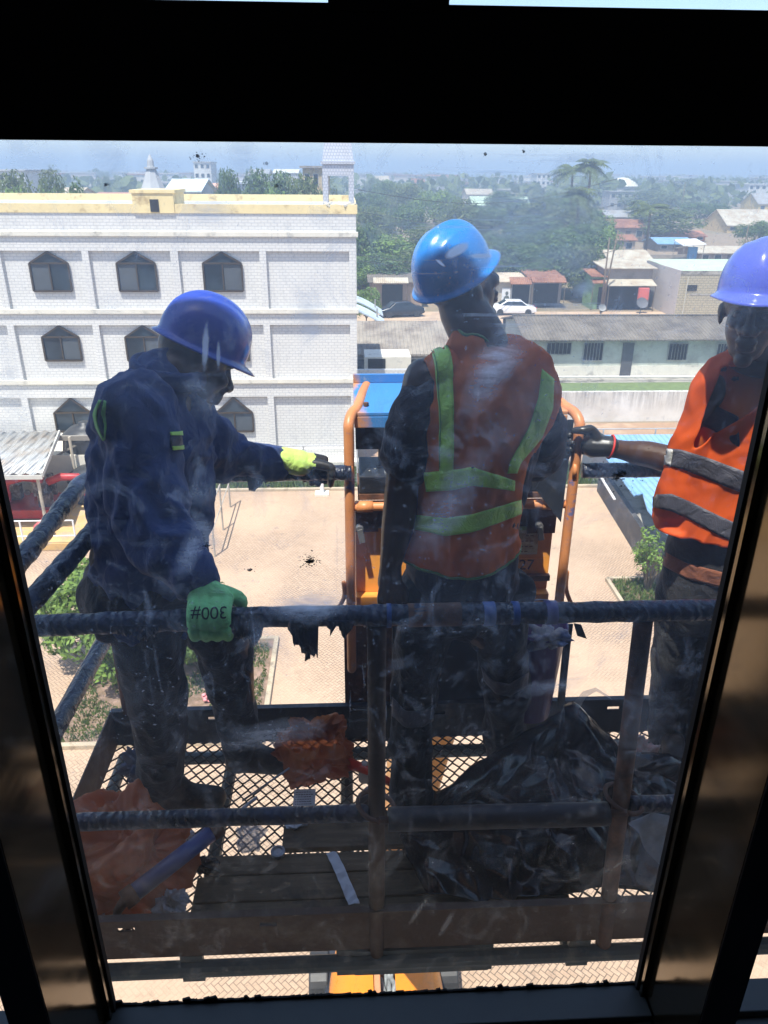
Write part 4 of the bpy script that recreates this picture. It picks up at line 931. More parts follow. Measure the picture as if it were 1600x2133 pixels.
GLD = mat_glass('dusty_scratched_glare_painted_glass', 1.0); GLC = mat_glass('lightly_dusty_glass', .3)
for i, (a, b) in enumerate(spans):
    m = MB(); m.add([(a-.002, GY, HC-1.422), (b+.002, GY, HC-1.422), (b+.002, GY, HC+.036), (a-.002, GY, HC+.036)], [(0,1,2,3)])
    tag(m.build('window_pane', GLD if i == 0 else GLC, OB2, fix=False), 'dusty scratched window pane with finger smears and painted pale reflections' if i == 0 else None)
    m = MB(); m.add([(a-.002, GY, HC+.12), (b+.002, GY, HC+.12), (b+.002, GY, HC+1.31), (a-.002, GY, HC+1.31)], [(0,1,2,3)]); m.build('upper_pane', GLC, OB2, fix=False)
# torn black sealant and flakes along the bottom of the pane, specks on the glass
rr = random.Random(5); m = MB(); x = xl+.004
while x < xr-.01:
    w_ = rr.uniform(.004,.016); h_ = rr.uniform(.001,.006)*(2.2 if rr.random() < .15 else 1)
    m.bar((x, GY-.004, HC-1.4065+h_*.3), (x+w_, GY-.004, HC-1.4065+h_*.5+rr.uniform(-.002,.003)), .004, h_+.003); x += w_*.9
m.build('torn_sealant', DARKIN, OB2)
m = MB()
for _ in range(110):
    x = rr.uniform(xl+.01, xr-.01); s_ = rr.uniform(.002,.007); m.bar((x, GY-.004, HC-1.4055+rr.uniform(-.003,.002)-.004), (x+s_, GY-.004, HC-1.4095+rr.uniform(-.002,.002)), .003, .003)
m.build('paint_flakes', plain('pale_blue_flakes', (.5,.58,.7), .5), OB2)
def spatter(px, py, r, n, sd):
    rr = random.Random(sd); m = MB(); c = P(px, py, y=GY); s = (c-CAM).dot(fw)/FPX
    for _ in range(n):
        a = rr.uniform(0,6.28); q = abs(rr.gauss(0,.45))*r*s; z_ = rr.uniform(.6,2.2)*s*(2 if q < r*s*.25 else 1)
        o = c+Vector((q*math.cos(a)*1.2, 0, q*math.sin(a)*.8)); pts = []
        k = 6; ph = rr.uniform(0,6.28); el = rr.uniform(.3,1)
        for j in range(k):
            b = ph+6.28*j/k; rj = z_*rr.uniform(.5,1.2); pts.append((o.x+rj*math.cos(b), o.z+rj*el*math.sin(b)))
        m.prism(pts, GY+.0012, GY+.0022)
    return m
_d = NT('dried_dirt'); _d.fin((.07,.06,.05), .9); _tr = _d.n('BsdfTransparent'); _ms = _d.n('MixShader', {0: _d.ramp(_d.noise(90, 4, .7), [(.35, .15), (.7, .8)]), 1: _d.b.outputs[0], 2: _tr.outputs[0]}); _d.t.links.new(_ms.outputs[0], _d.out.inputs[0]); DIRT = _d.m
for i, (px, py, r, n, l) in enumerate(((645,1170,26,110,'largest'),(520,1188,12,16,''),(575,387,12,12,''),(555,340,9,10,''),(412,325,20,30,''),(1012,320,5,6,''),(1092,316,3,4,''),(220,384,8,14,''),(430,1138,16,20,''),(985,975,3,6,''),(1290,990,60,120,''))):
    spatter(px, py, r, n, 30+i).build('dirt_spatter', DIRT, OB2)

# ================================================================ boom lift: platform, controls, boom and chassis, one machine
ZF = -1.93; Y0, Y1 = 1.40, 2.235; X0, X1 = -0.86, 1.46
LIFT = empty('boom_lift', (.45, 7.3, 0), 'orange boom lift carrying a taped railed platform level with the window', 'boom lift')
def mat_tape(name, c=(.012,.015,.022), blue=.3):
    t = NT(name); wv = t.n('TexWave', {'Vector': t.mp(scale=(1,1,1), rot=(R(20),R(15),R(10))), 'Scale': 14, 'Distortion': 6, 'Detail': 3, 'Detail Scale': 2})
    n1 = t.noise(12, 6, .7); t.bump(t.M('ADD', t.M('MULTIPLY', wv.outputs[1], .7), n1), .8, .006)
    col = t.ramp(n1, [(.35, c), (.7, mul((c[0]*1.5, c[1]*1.8, c[2]*2.6), 2.0))])
    return t.fin(col, t.ramp(n1, [(.3, .22), (.7, .5)]), 0)
TAPE = mat_tape('black_wrapping_tape')
def mat_orange(name='worn_orange_paint', c=(.88,.36,.06), amt=.35, blue=.0):
    t = NT(name); n1 = t.noise(5, 8, .7); n2 = t.noise(14, 8, .75, v=t.mp(loc=(2,5,1)))
    col = t.ramp(n1, [(.25, mul(c, .7)), (.7, mul(c, 1.12))]); col = t.mix(t.ramp(n2, [(.58, 0), (.66, amt)]), col, (.20,.10,.06))
    if blue: col = t.mix(t.ramp(t.noise(6, 7, .7, v=t.mp(loc=(9,1,4))), [(.60, 0), (.63, blue)]), col, (.06,.16,.42))
    t.bump(n2, .15, .004); return t.fin(col, .42)
ORANGE = mat_orange(); ORTUBE = mat_orange('worn_orange_tube', (.68,.27,.10), .5, .8)
RUSTY = plain('rusty_brown_steel', (.09,.045,.03), .75, .5, 9, bump=.3, dirt=((.20,.09,.05), .5, 12))
DARKST = plain('dark_blue_black_steel', (.018,.022,.032), .5, .4, 6, bump=.15, dirt=((.07,.065,.06), .35, 9))
BROWNST = plain('dark_brown_steel', (.085,.05,.035), .65, .4, 5, bump=.2, dirt=((.16,.12,.09), .4, 7))
def ztube(name, pts, r, mat=TAPE, wob=.0, parent=None, seed=0, sub=26, n=14):
    """tube re-sampled with small lumps where tape is wound round it"""
    pts = [Vector(p) for p in pts]; rr = random.Random(seed); L = sum((b-a).length for a, b in zip(pts, pts[1:])); P2 = []; R2 = []; k = max(2, int(L/.022))
    acc = [0]
    for a, b in zip(pts, pts[1:]): acc.append(acc[-1]+(b-a).length)
    for i in range(k+1):
        s_ = L*i/k; j = min(len(pts)-2, max(q for q in range(len(acc)-1) if acc[q] <= s_+1e-9)); f = (s_-acc[j])/(acc[j+1]-acc[j]); P2.append(pts[j].lerp(pts[j+1], f)); R2.append(r*(1+rr.uniform(-wob, wob)))
    return MB().tube(P2, R2, n).build(name, mat, parent or LIFT, smooth=True)
# front rails
ztube('top_rail', [V(-.74,Y0,-.885),V(-.2,Y0,-.872),V(.5,Y0,-.876),V(1.46,Y0,-.878)], .0235, TAPE, .07, seed=1)
ztube('mid_rail', [V(-.74,Y0,-1.44),V(.04,Y0,-1.44)], .0215, TAPE, .04, seed=2)
gate = ztube('gate_bar', [V(.085,Y0-.03,-1.432),V(.625,Y0-.03,-1.437)], .029, DARKST, .015, seed=3)
ztube('mid_rail', [V(.69,Y0,-1.44),V(1.46,Y0,-1.44)], .0215, TAPE, .04, seed=4)
def ring(c, r, rt_, M_, mat, parent, name='ring'):
    pts = [Vector(c)+M_@Vector((r*math.cos(2*math.pi*i/24), r*math.sin(2*math.pi*i/24), 0)) for i in range(25)]
    return MB().tube(pts, rt_, 8, caps=False).build(name, mat, parent, smooth=True, world=False)
for x_ in (.058, .672):
    ring(V(x_, Y0, -1.42), .048, .006, Matrix.Rotation(R(18), 3, 'Y'), RUSTY, gate)
for a, b in ((.09,.06),(.62,.665)): MB().tube([V(a,Y0-.03,-1.435),V(b,Y0-.05,-1.415)], .009, 8).build('hook', RUSTY, gate, world=False)
# side rails left and right
ztube('side_rail', [V(-.80,1.30,-.90),V(-.795,1.55,-.872),V(-.80,1.95,-.868),V(-.80,2.14,-.86),V(-.775,2.22,-.868)], .025, TAPE, .1, seed=5)
ztube('brace_rail', [V(-.72,Y0,-.885),V(-.69,1.6,-.87),V(-.67,1.86,-.87),V(-.70,2.15,-.865)], .025, TAPE, .08, seed=6)
ztube('side_rail', [V(-.845,1.32,-1.434),V(-.83,1.7,-1.434),V(-.82,2.2,-1.434)], .027, TAPE, .03, seed=7)
for z_ in (-.87,-1.434): ztube('side_rail', [V(1.46,Y0,z_),V(1.46,Y1,z_)], .024, TAPE, .05, seed=9)
# back rail in two runs either side of the console
ztube('back_rail', [V(-.80,Y1-.005,-.868),V(.01,Y1-.005,-.866)], .0245, TAPE, .05, seed=10)
ztube('back_rail', [V(.745,Y1-.005,-.868),V(1.46,Y1-.005,-.868)], .0245, TAPE, .05, seed=11)
# posts
for x_, xb_, m_ in ((.057,.060, BROWNST), (.646,.690, RUSTY), (1.44,1.44, RUSTY)): MB().tube([V(x_,Y0+.003,-.90),V(xb_,Y0+.003,-1.97)], .021, 14).build('post', m_, LIFT, smooth=True)
MB().tube([V(-.80,Y1,-.88),V(-.80,Y1,-1.78)], .021, 12).build('post', RUSTY, LIFT, smooth=True); MB().tube([V(1.44,Y1,-.88),V(1.44,Y1,-1.78)], .021, 12).build('post', RUSTY, LIFT, smooth=True)
# toe boards
def slotboard(name, x0, x1, y, mat, slots):
    xs = sorted(slots); m = MB(); zt_, zb_ = ZF+.16, ZF+.0; za, zb2 = ZF+.105, ZF+.119; m.box((x0,y,HC+zb_),(x1,y+.005,HC+za)); m.box((x0,y,HC+zb2),(x1,y+.005,HC+zt_)); p = x0
    for s_ in xs: m.box((p,y,HC+za),(s_,y+.005,HC+zb2)); p = s_+.045
    m.box((p,y,HC+za),(x1,y+.005,HC+zb2)); m.box((x0,y-.016,HC+zt_),(x1,y+.0052,HC+zt_+.004)); return m.build(name, mat, LIFT)
slotboard('toe_board', X0, X1, Y0-.004, BROWNST, [-.62,.05-.3,.9])
slotboard('toe_board', X0, X1, Y1, DARKST, [-.52,.30,.95,1.12])
for x_ in (X0-.003, X1-.003): MB().box((x_,Y0+.003,HC+ZF+.002),(x_+.005,Y1-.002,HC+ZF+.16)).build('toe_board', BROWNST, LIFT)
# bottom frame
m = MB(); m.tube([V(X0,Y0-.01,-1.972),V(X1,Y0-.01,-1.972)], .022, 12); m.tube([V(X0,Y1,-2.0),V(X1,Y1,-2.0)], .024, 12)
for x_ in (X0+.02,-.44,-.02,.6,1.0,X1-.02): m.tube([V(x_,Y0,-1.985),V(x_,Y1,-1.985)], .022, 10)
for x_ in (-.44,-.02,.35,.62,.9): m.box((x_-.03,Y0-.006,HC-2.03),(x_+.03,Y0+.01,HC-1.93))
m.box((.0,Y0-.008,HC-2.03),(.37,Y0+.01,HC-1.935))
m.build('bottom_frame', plain('green_grey_steel', (.075,.095,.10), .5, .3, 6, dirt=((.2,.19,.16), .3, 9)), LIFT)
# expanded metal floor
m = MB(); cw, ch = .042, .026; nx = int((X1-X0)/cw); ny = int((Y1-Y0)/ch); zf_ = HC+ZF
for j in range(ny):
    for i in range(nx):
        cx = X0+cw*(i+.5+(.5 if j % 2 else 0)); cy = Y0+.008+ch*(j+.5)
        if cx+cw/2 > X1-.005: continue
        for sx in (-1, 1):
            a = (cx+sx*cw/2, cy, zf_+.002); b = (cx, cy+ch, zf_-.002) if j < ny-1 else (cx, cy+ch*.6, zf_)
            m.bar(a, b, .0042, .004)
m.build('mesh_floor', plain('black_mesh_steel', (.02,.02,.022), .5, .3, 20), LIFT)
# rusty perforated strip along the front edge of the floor, right half
m = MB(); x = .0
m.box((0.02,Y0+.004,zf_+.004),(X1-.1,Y0+.012,zf_+.03)); m.box((.02,Y0+.026,zf_+.004),(X1-.1,Y0+.034,zf_+.012))
while x < 1.3: m.box((x+.02,Y0+.012,zf_+.004),(x+.032,Y0+.026,zf_+.010)); x += .035
m.build('perforated_strip', RUSTY, LIFT)

# control console
YC = Y1+.02
_before = set(bpy.data.objects)
CON = link('console', MB().box((.0,YC+.03,HC-1.30),(.60,YC+.05,HC-1.28)).mesh('console'), RUSTY, LIFT)
def cpart(name, m, mat, **k): return m.build(name, mat, CON, world=False, **k)
BLUEP = mat_orange('worn_blue_panel_paint', (.05,.22,.55), 0); 
def mat_bluepanel():
    t = NT('blue_lid_with_orange_wear'); n = t.noise(4, 8, .7); x = t.xyz()[0]
    e = t.M('MAXIMUM', t.M('SUBTRACT', .06, x), t.M('SUBTRACT', x, .44)); f = t.ramp(t.M('ADD', t.M('MULTIPLY', e, 4.0), t.M('SUBTRACT', n, .5)), [(.02, 0), (.16, 1)])
    col = t.mix(f, (.05,.22,.55), (.55,.26,.12)); col = t.mix(t.ramp(t.noise(20, 8, .8), [(.6, 0), (.7, .5)]), col, (.45,.50,.58)); return t.fin(col, .4)
# outer uprights
for x_, xt in ((-.118, -.118), (.63, .63)):
    s_ = -1 if x_ < 0 else 1
    pts = [V(x_,YC-.01,-1.62),V(x_,YC-.01,-1.0),V(x_,YC-.01,-.76),V(x_+s_*.0,YC-.005,-.715),V(x_-s_*.01,YC+.03,-.692),V(x_-s_*.03,YC+.08,-.685),V(x_-s_*.05,YC+.20,-.672),V(x_-s_*.07,YC+.29,-.664)]
    MB().limb(pts, [.0170]*len(pts), 14, 4).build('upright_tube', ORTUBE, LIFT, smooth=True)
    MB().tube([V(x_,YC-.01,-.868),V(x_-s_*.01,YC-.01,-.868)], .028, 14).build('rail_collar', ORTUBE, LIFT, smooth=True)
ztube('cross_tube', [V(-.11,YC+.0,-.995),V(.62,YC+.0,-.995)], .0145, ORTUBE)
for x_ in (-.07,.56): MB().tube([V(x_-.025,YC,-.995),V(x_+.03,YC,-.995)], .0185, 14).build('collar', ORTUBE, LIFT, smooth=True)
for x_, s_ in ((-.155,-1),(.66,1)): MB().limb([V(x_+.012,YC-.01,-1.27),V(x_+.012,YC-.01,-1.33),V(x_-.03,YC-.03,-1.39)] if s_ < 0 else [V(x_-.01,YC,-1.25),V(x_-.005,YC,-1.32),V(x_+.02,YC-.02,-1.38)], [.008]*3, 8).build('hook_rod', ORTUBE, LIFT, smooth=True)
# sloping lid (blue) with side plates
zl0, zl1 = -.688, -.655
m = MB(); m.add([(-.10,YC+.03,HC+zl0),(.60,YC+.03,HC+zl0),(.60,YC+.27,HC+zl1),(-.10,YC+.27,HC+zl1),(-.10,YC+.03,HC+zl0-.012),(.60,YC+.03,HC+zl0-.012),(.60,YC+.27,HC+zl1-.012),(-.10,YC+.27,HC+zl1-.012)],
  [(0,1,2,3),(4,7,6,5),(0,4,5,1),(2,6,7,3),(0,3,7,4),(1,5,6,2)]); m.box((-.10,YC+.0295,HC+zl0-.05),(.60,YC+.034,HC+zl0-.013)); m.box((-.10,YC+.265,HC+zl1-.0),(.60,YC+.275,HC+zl1+.03)); lid = cpart('lid', m, mat_bluepanel(), bevel=.003)
m = MB()
for x_ in (-.06,.06,.2,.36,.5,.58):
    m.tube([(x_,YC+.08,HC+zl0+.008),(x_,YC+.08,HC+zl0+.018)], .009, 10)
cpart('lid_bolts', m, RUSTY)
# dark hood below the lid
m = MB(); m.box((-.095,YC+.09,HC-.83),(.595,YC+.10,HC-.705)); m.add([(-.0945,YC+.1005,HC-.70),(.5945,YC+.1005,HC-.70),(.5945,YC+.262,HC-.676),(-.0945,YC+.262,HC-.676),(-.0945,YC+.1005,HC-.829),(.5945,YC+.1005,HC-.829),(.5945,YC+.262,HC-.829),(-.0945,YC+.262,HC-.829)],[(0,3,7,4),(1,5,6,2),(4,7,6,5),(2,6,7,3)])
for x_ in (.0,.06,.45,.52): m.tube([(x_,YC+.12,HC-.83),(x_,YC+.12,HC-.95)], .018, 10)
cpart('hood', m, DARKST)
# control box with joysticks
m = MB(); m.box((-.085,YC+.012,HC-.955),(.585,YC+.2,HC-.895)); cpart('control_box', m, DARKST, bevel=.004)
m = MB(); m.box((-.09,YC+.008,HC-.975),(.59,YC+.2,HC-.9555)); cpart('control_box_lip', m, RUSTY)
for x_ in (.055,.46):
    m = MB(); m.box((x_-.055,YC+.03,HC-.8949),(x_+.055,YC+.12,HC-.889)); b_ = cpart('boot_plate', m, plain('grey_plate', (.2,.21,.22), .5))
    prof = [(.045,0)]
    for i in range(5): prof += [(.044-.005*i,.004+.011*i),(.037-.005*i,.010+.011*i)]
    prof += [(.012,.062),(.010,.12),(.017,.125),(.019,.15),(.012,.17)]
    m = MB(); m.lathe((x_,YC+.075,HC-.889), prof, 20); cpart('joystick', m, BLACKTANK, smooth=False)
m = MB(); rr = random.Random(2)
for _ in range(30): 
    x = rr.uniform(-.07,.57); y = rr.uniform(YC+.02,YC+.11); s_ = rr.uniform(.003,.009); m.box((x,y,HC-.8948),(x+s_,y+s_*.6,HC-.894))
cpart('paint_drips', m, plain('pale_drips', (.6,.58,.5), .6))
# hanging strap sheet at right of the console
m = MB(); m.add([V(.585,YC-.02,-.70),V(.605,YC-.02,-.70),V(.60,YC-.02,-1.05),V(.50,YC-.02,-.93),V(.54,YC-.02,-.85)],[(0,1,2,3,4)]); o = m.build('hanging_flap', DARKST, CON, world=False, fix=False); o.modifiers.new('s','SOLIDIFY').thickness = .004
# dark band and orange support panel
m = MB(); m.box((-.095,YC+.035,HC-1.09),(.595,YC+.05,HC-1.02)); m.box((-.10,YC+.03,HC-1.10),(-.02,YC+.034,HC-1.02)); m.box((.50,YC+.03,HC-1.115),(.60,YC+.034,HC-1.02)); cpart('dark_bracket', m, RUSTY)
m = MB(); m.box((-.10,YC+.055,HC-1.345),(.60,YC+.065,HC-1.00)); m.box((-.10,YC+.02,HC-1.38),(.60,YC+.065,HC-1.3455)); m.build('support_panel', ORANGE, LIFT, bevel=.003)
for x_ in (-.085,.535):
    m = MB(); m.tube([V(x_,YC+.02,-1.075),V(x_,YC-.005,-1.075)], .013, 10); m.bar(V(x_,YC+.0,-1.075),V(x_+.01,YC,-1.125),.02,.012); m.build('latch_knob', plain('worn_steel_knob', (.25,.24,.23), .4, .4, 20, metal=.6), LIFT, bevel=.002)
pl = MB().box((.42,YC+.0505,HC-1.205),(.55,YC+.0545,HC-1.105)).build('maker_plate', plain('worn_cream_plate', (.62,.58,.36), .5, .3, 12, dirt=((.30,.14,.07), .5, 14)), LIFT)
MB().box((.43,YC+.05,HC-1.112),(.54,YC+.0504,HC-1.094)).build('green_strip', plain('yellow_green_label', (.35,.42,.12), .5), pl, world=False)
m = MB()
for k in range(4):
    for j in range(6):
        if (k*7+j*3) % 5: m.box((.435+j*.017,YC+.0496,HC-1.195+k*.02),(.435+j*.017+.011,YC+.05,HC-1.192+k*.02))
m.build('plate_marks', RUSTY, pl, world=False)
def text(s, loc, size, mat, parent, name='number', rot=(R(90),0,0), mirror=False, ext=.0006, upright=True):
    cu = bpy.data.curves.new(name, 'FONT'); cu.body = s; cu.size = size; cu.extrude = ext; cu.align_x = 'CENTER'; cu.align_y = 'CENTER'
    ob = bpy.data.objects.new('tmp', cu); COL.objects.link(ob); dg = bpy.context.evaluated_depsgraph_get(); me = bpy.data.meshes.new_from_object(ob.evaluated_get(dg)); bpy.data.objects.remove(ob)
    M_ = Matrix.Translation(loc)@Euler(rot).to_matrix().to_4x4()@Matrix.Diagonal((-1 if mirror else 1,1,1,1)); me.transform(M_)
    if mirror: me.flip_normals()
    return link(name, me, mat, parent, False, parent.type == 'EMPTY')
num = MB().box((.40,YC+.0505,HC-1.272),(.575,YC+.0545,HC-1.222)).build('number_plate', ORANGE, LIFT)
text('1127', (.487,YC+.05,HC-1.247), .056, plain('dark_stencil', (.10,.045,.02), .6), num)
# rotator support columns below and between them the black box
m = MB(); m.box((-.145,YC+.0,HC-1.96),(.03,YC+.02,HC-1.382)); m.build('support_column', RUSTY, LIFT)
m = MB()
for z_ in (-1.45,-1.53,-1.62,-1.7): m.tube([V(-.07,YC-.001,z_),V(-.07,YC-.003,z_)], .004, 8)
m.build('column_holes', plainc((.72,.62,.5)), LIFT)
m = MB(); m.box((.50,YC+.0,HC-1.96),(.60,YC+.02,HC-1.382)); m.build('support_column', RUSTY, LIFT)
m = MB(); m.box((.031,YC+.01,HC-1.96),(.499,YC+.30,HC-1.40)); m.build('rotator_box', plain('black_steel_box', (.012,.012,.016), .5, .4, 5), LIFT, bevel=.01)
m = MB(); m.box((.18,YC-.001,HC-1.385),(.33,YC+.03,HC-1.35)); m.build('latch_bracket', plain('bare_steel', (.4,.38,.34), .4, .3, 20, metal=.5), LIFT); 
# set the console block at its true place behind the gap in the back rail
for o in set(bpy.data.objects)-_before:
    if o.type == 'MESH':
        for v in o.data.vertices: v.co.x = .003+(v.co.x+.118)*.9639
# boom down to the turntable
m = MB(); m.bar(V(.37,YC+.45,-1.75), (.47,8.3,2.0), .30, .38); m.build('outer_boom', ORANGE, LIFT, bevel=.02)
m = MB(); m.bar(V(.37,YC+.15,-1.62), V(.37,YC+.75,-2.0), .22, .28); m.build('jib_end', DARKST, LIFT, bevel=.02)
# chassis
ch_ = MB(); ch_.box((-.5,5.5,.35),(1.45,9.1,.75)); chs = ch_.build('chassis', DARKST, LIFT, bevel=.03)
for x_ in (-.60,1.55):
    for y_ in (6.1,8.5):
        m = MB(); m.tube([(x_-.16,y_,.45),(x_+.16,y_,.45)], .45, 28); wh = m.build('wheel', BLACKTANK, LIFT, smooth=False, bevel=.03)
        MB().tube([(x_-.17,y_,.45),(x_+.17,y_,.45)], .22, 20).build('rim', ORANGE, wh, world=False)
def cowl(x0, x1, side):
    m = MB(); n = 12; vs = []; N = 10
    for j in range(N+1):
        v = j/N; yy = 5.4+3.5*v; inset = .30*max(0, (v-.55)/.45)**2+.12*(1-v)**2
        for i in range(n+1):
            u = i/n; a = u*math.pi/2; 
            if side < 0: xx = x1-(x1-x0-inset)*math.sin(a)**.8
            else: xx = x0+(x1-x0-inset)*math.sin(a)**.8
            zz = 1.0+ .85*math.cos(a)**.55
            vs.append((xx, yy, zz))
    m.add(vs, [(j*(n+1)+i, j*(n+1)+i+1, (j+1)*(n+1)+i+1, (j+1)*(n+1)+i) for j in range(N) for i in range(n)])
    b = len(m.v); base = [(x, y, .76) for x, y, z in vs]
    m.add([vs[i] for i in range(n+1)]+[base[i] for i in range(n+1)], [(i, i+n+1, i+n+2, i+1) for i in range(n)])
    return m.build('cowl', plain('bright_orange_gloss', (.78,.25,.02), .3, .06, 2), LIFT, smooth=True)
cowl(-.45, .27, -1); cowl(.60, 1.40, 1)
m = MB(); m.box((.275,5.5,.76),(.595,8.9,1.25)); m.box((.28,5.6,1.25),(.38,8.6,1.8)); m.build('turntable', plain('pale_orange_metal', (.55,.27,.13), .6, .2, 2), LIFT, bevel=.02)
m = MB(); rr = random.Random(6)
for _ in range(18): x=rr.uniform(.42,.57); y=rr.uniform(5.8,8.2); m.tube([(x,y,1.25),(x+rr.uniform(-.1,.1),y+rr.uniform(.1,.5),1.45),(x+rr.uniform(-.1,.1),y+.6,1.35)], .04, 8)
m.build('hydraulic_hoses', plain('grey_hoses', (.25,.28,.30), .5, .5, 8), LIFT, smooth=True)

# ================================================================ people
from mathutils.bvhtree import BVHTree
def creases(q, seed, n=7):
    rr = random.Random(seed*77+5); k = 0; wq = q+Vector((noise.noise(q*.7), noise.noise(q*.7+Vector((5,1,2))), noise.noise(q*.7+Vector((2,9,4)))))*.9; tot = 0
    for i in range(n):
        d = Vector((rr.gauss(0,1), rr.gauss(0,1), rr.gauss(0,1))).normalized(); f = 1.0*1.45**i; a = 1/f**.85; t = wq.dot(d)*f+rr.random()*5; k += a*(abs((t % 2)-1)*2-1); tot += a
    return k/tot*1.6
def fuse(mb, vox, sm=6, name='m', fold=None):
    me = mb.mesh('tmp'); bm = bmesh.new(); bm.from_mesh(me); bmesh.ops.recalc_face_normals(bm, faces=bm.faces); bm.to_mesh(me); bm.free()
    ob = bpy.data.objects.new('tmp', me); COL.objects.link(ob)
    r = ob.modifiers.new('r', 'REMESH'); r.mode = 'VOXEL'; r.voxel_size = vox
    if sm:
        s_ = ob.modifiers.new('s', 'SMOOTH'); s_.factor = .5; s_.iterations = sm
    dg = bpy.context.evaluated_depsgraph_get(); out = bpy.data.meshes.new_from_object(ob.evaluated_get(dg)); bpy.data.objects.remove(ob); bpy.data.meshes.remove(me); out.name = name
    if fold:
        amp, sc, sd = fold; off = Vector((sd*3.1, sd*1.7, sd)); ns = [v.normal.copy() for v in out.vertices]
        for v, nn in zip(out.vertices, ns):
            p = v.co; q = Vector((p.x*sc[0], p.y*sc[1], p.z*sc[2]))+off; wv = noise.noise(q*.5)*1.5
            f = 1-2.6*abs(noise.noise(q+Vector((wv, wv, wv)))); f2 = 1-2.4*abs(noise.noise(q*2.1+off)); f3 = 1-2.4*abs(noise.noise(Vector((q.x*1.7, q.y*1.7, q.z*2.0+q.x*.8))+off)); v.co = p+nn*amp*(f*.8+f2*.35+f3*.3+.75*creases(Vector((p.x*13,p.y*13,p.z*8)), sd, 4)-.4)
        out.update()
    return out
def cut(me, keep):
    """remove the vertices for which keep(co) is false, tidy the open edge"""
    bm = bmesh.new(); bm.from_mesh(me); bmesh.ops.delete(bm, geom=[v for v in bm.verts if not keep(v.co)], context='VERTS')
    for _ in range(5):
        bd = [v for v in bm.verts if v.is_boundary]; nw = {}
        for v in bd:
            nb = [e.other_vert(v) for e in v.link_edges if e.is_boundary]
            if len(nb) == 2: nw[v] = (v.co+nb[0].co+nb[1].co)/3
        for v, c in nw.items(): v.co = c
    bm.to_mesh(me); bm.free(); me.update(); return me
def decal(me, ea, eb, name, mat, parent, off=.003, nu=24, nv=5, th=.0015, world=False):
    """strip of cloth lying on the surface me between two edge lines (each a list of photo points)"""
    bvh = BVHTree.FromPolygons([v.co.copy() for v in me.vertices], [p.vertices[:] for p in me.polygons])
    def at(pts, t):
        ls = [math.dist(a, b) for a, b in zip(pts, pts[1:])]; L = sum(ls)*t
        for (a, b), l in zip(zip(pts, pts[1:]), ls):
            if L <= l+1e-9: f = L/l; return (a[0]+(b[0]-a[0])*f, a[1]+(b[1]-a[1])*f)
            L -= l
        return pts[-1]
    grid = {}; last = None
    for i in range(nu+1):
        for j in range(nv+1):
            a = at(ea, i/nu); b = at(eb, i/nu); t = j/nv; px = a[0]+(b[0]-a[0])*t; py = a[1]+(b[1]-a[1])*t
            d = (rt*(px-800)+up*(1066.5-py)+fw*FPX).normalized(); hit, nn, _, _ = bvh.ray_cast(CAM, d)
            if hit is None: continue
            if nn.dot(d) > 0: nn = -nn
            grid[i, j] = hit+nn*off
    m = MB(); idx = {k: n_ for n_, k in enumerate(grid)}; m.v = [tuple(v) for v in grid.values()]
    for i in range(nu):
        for j in range(nv):
            q = [(i,j),(i+1,j),(i+1,j+1),(i,j+1)]
            if all(k in grid for k in q):
                c = [grid[k] for k in q]
                if max((c[0]-c[2]).length, (c[1]-c[3]).length) < .09: m.f.append(tuple(idx[k] for k in q)); m.mi.append(0)
    o = m.build(name, mat, parent, smooth=True, world=parent.type == 'EMPTY', fix=False)
    s_ = o.modifiers.new('s', 'SOLIDIFY'); s_.thickness = th; s_.offset = 0
    return o
def frame(f, upv=(0,0,1)):
    f = Vector(f).normalized(); s = Vector(upv).cross(f).normalized(); u = f.cross(s)
    return Matrix(((f.x, s.x, u.x), (f.y, s.y, u.y), (f.z, s.z, u.z)))   # columns: forward, left, up
def head_parts(m, c, M_, k=1.0):
    def B(p, r): m.ball(Vector(c)+M_@(Vector(p)*k), tuple(q*k for q in r), M_, 20, 14)
    def L(ps, rs, n=10): m.limb([Vector(c)+M_@(Vector(p)*k) for p in ps], [r*k for r in rs], n)
    B((-.012,0,.035), (.100,.078,.092)); B((.035,0,-.03), (.062,.062,.082)); B((.045,0,-.085), (.045,.046,.038))
    B((.082,0,-.112), (.022,.024,.020)); B((.075,.034,-.015), (.026,.022,.022)); B((.075,-.034,-.015), (.026,.022,.022))
    L([(.092,0,.022),(.106,0,-.004),(.119,0,-.026)], [.009,.011,.0165]); B((.106,.017,-.031), (.015,.012,.011)); B((.106,-.017,-.031), (.015,.012,.011))
    B((.099,0,-.060), (.017,.029,.0105)); B((.097,0,-.077), (.017,.026,.0105)); B((.086,0,.034), (.019,.054,.012))
    for s_ in (-1, 1):
        B((-.008,s_*.079,-.012), (.018,.008,.031)); B((-.014,s_*.084,-.004), (.012,.007,.022))
HEL = {}
